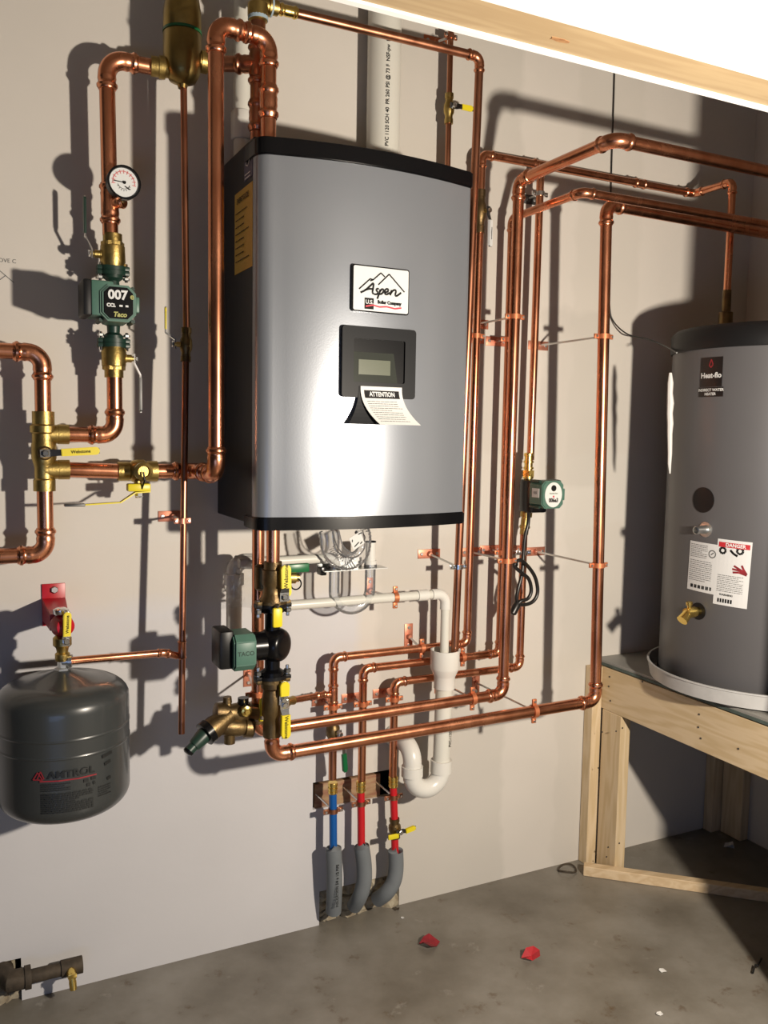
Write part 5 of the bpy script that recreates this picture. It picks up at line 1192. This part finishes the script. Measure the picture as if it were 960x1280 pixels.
obj('wing_key', MB().box((.020,.004,.010), tuple(dp0+V((0,-.034,.004))), bev=.001), 'brass_new', dc)
# ================================================================== pencil marks on the wall
mk = thing('wall_writing', 'faint pencilled letters and cross on the wall at the left edge', 'writing', W(10,335,0))
fm = plane_map(frame(W(8,326,0), OUT, X))
text('ABOVE C', .013, fm, 'ink_grey', mk, c=(-.006,0), off=.0006)
obj('pencil_cross', strokes(plane_map(frame(W(9,346,0), OUT, X)), [[(-.020,.016),(.014,-.012)],[(-.020,-.012),(-.004,.002)]], .0016, .0006), 'ink_grey', mk, smooth=False, recalc=False, kind='stuff')
# ================================================================== floor litter
def scrap(label, px, py, s, m, seed, flatten=.5, name='paper_scrap', cat='litter'):
    rg = random.Random(seed); p = W(px, py, z=0); mb = MB(); n = 7; c0_ = V((p.x,p.y,s*.35))
    pts = [V((p.x+math.cos(2*PI*i/n)*s*rg.uniform(.6,1.2), p.y+math.sin(2*PI*i/n)*s*rg.uniform(.5,1), rg.uniform(.0,s*flatten)+.0015)) for i in range(n)]
    vs = pts+[c0_]+[q-Z*.001 for q in pts]+[c0_-Z*.001]
    mb.add(vs, [(i,(i+1)%n,n) for i in range(n)]+[((i+1)%n+n+1,i+n+1,2*n+1) for i in range(n)]+[(i,i+n+1,(i+1)%n+n+1,(i+1)%n) for i in range(n)])
    return tag(obj(name, mb, m, smooth=False), label, cat)
scrap('crumpled dark red paper scrap on the floor, left of the two', 536,1182, .030, 'maroon', 2, .9)
scrap('crumpled dark red paper scrap on the floor, right of the two', 664,1199, .028, 'red_ink', 5, .8)
scrap('white chip of plaster on the bare floor right of the red scraps', 828,1214, .012, 'paper', 8, .5, 'plaster_chip')
scrap('tiny white plaster chip at the bottom edge of the floor', 824,1268, .010, 'paper', 9, .5, 'plaster_chip')
scrap('white plaster lump under the timber stand by the corner post', 911,1061, .020, 'paper', 11, 1.2, 'plaster_chip')
scrap('small rust brown lump at the wall base beside the right foam sleeve', 496,1138, .010, 'rust', 12, .9, 'debris_lump')
scrap('tiny white sliver on the floor below the foam sleeves', 503,1148, .007, 'paper', 13, .4, 'plaster_chip')
p = W(709,1089,z=0); n = 26
tag(obj('wire_ring', MB().sweep([p+V((math.cos(2*PI*i/n)*.030, math.sin(2*PI*i/n)*.026, .004+.004*(1+math.sin(4*PI*i/n)))) for i in range(n+1)], .003, 8, caps=False), 'rust'), 'dark metal ring lying on the floor by the timber post', 'ring')
tag(obj('twig', MB().sweep([W(941,1216,z=.006), W(944,1206,z=.012), W(947,1208,z=.01), W(952,1198,z=.006)], .003, 6), 'wire_black'), 'small black bent twig-like scrap on the floor at the right edge', 'litter')
from collections import Counter
_top = [o for o in bpy.data.objects if not o.parent and 'label' in o]
_cnt = Counter(o.name.split('.')[0] for o in _top)
for o in _top:
    n_ = o.name.split('.')[0]
    if _cnt[n_] > 1 and 'group' not in o: o['group'] = n_.replace('_', ' ')+'s of the boiler room'
print('objects', len(bpy.data.objects), 'tris', sum(len(o.data.polygons) for o in bpy.data.objects if o.type == 'MESH'))
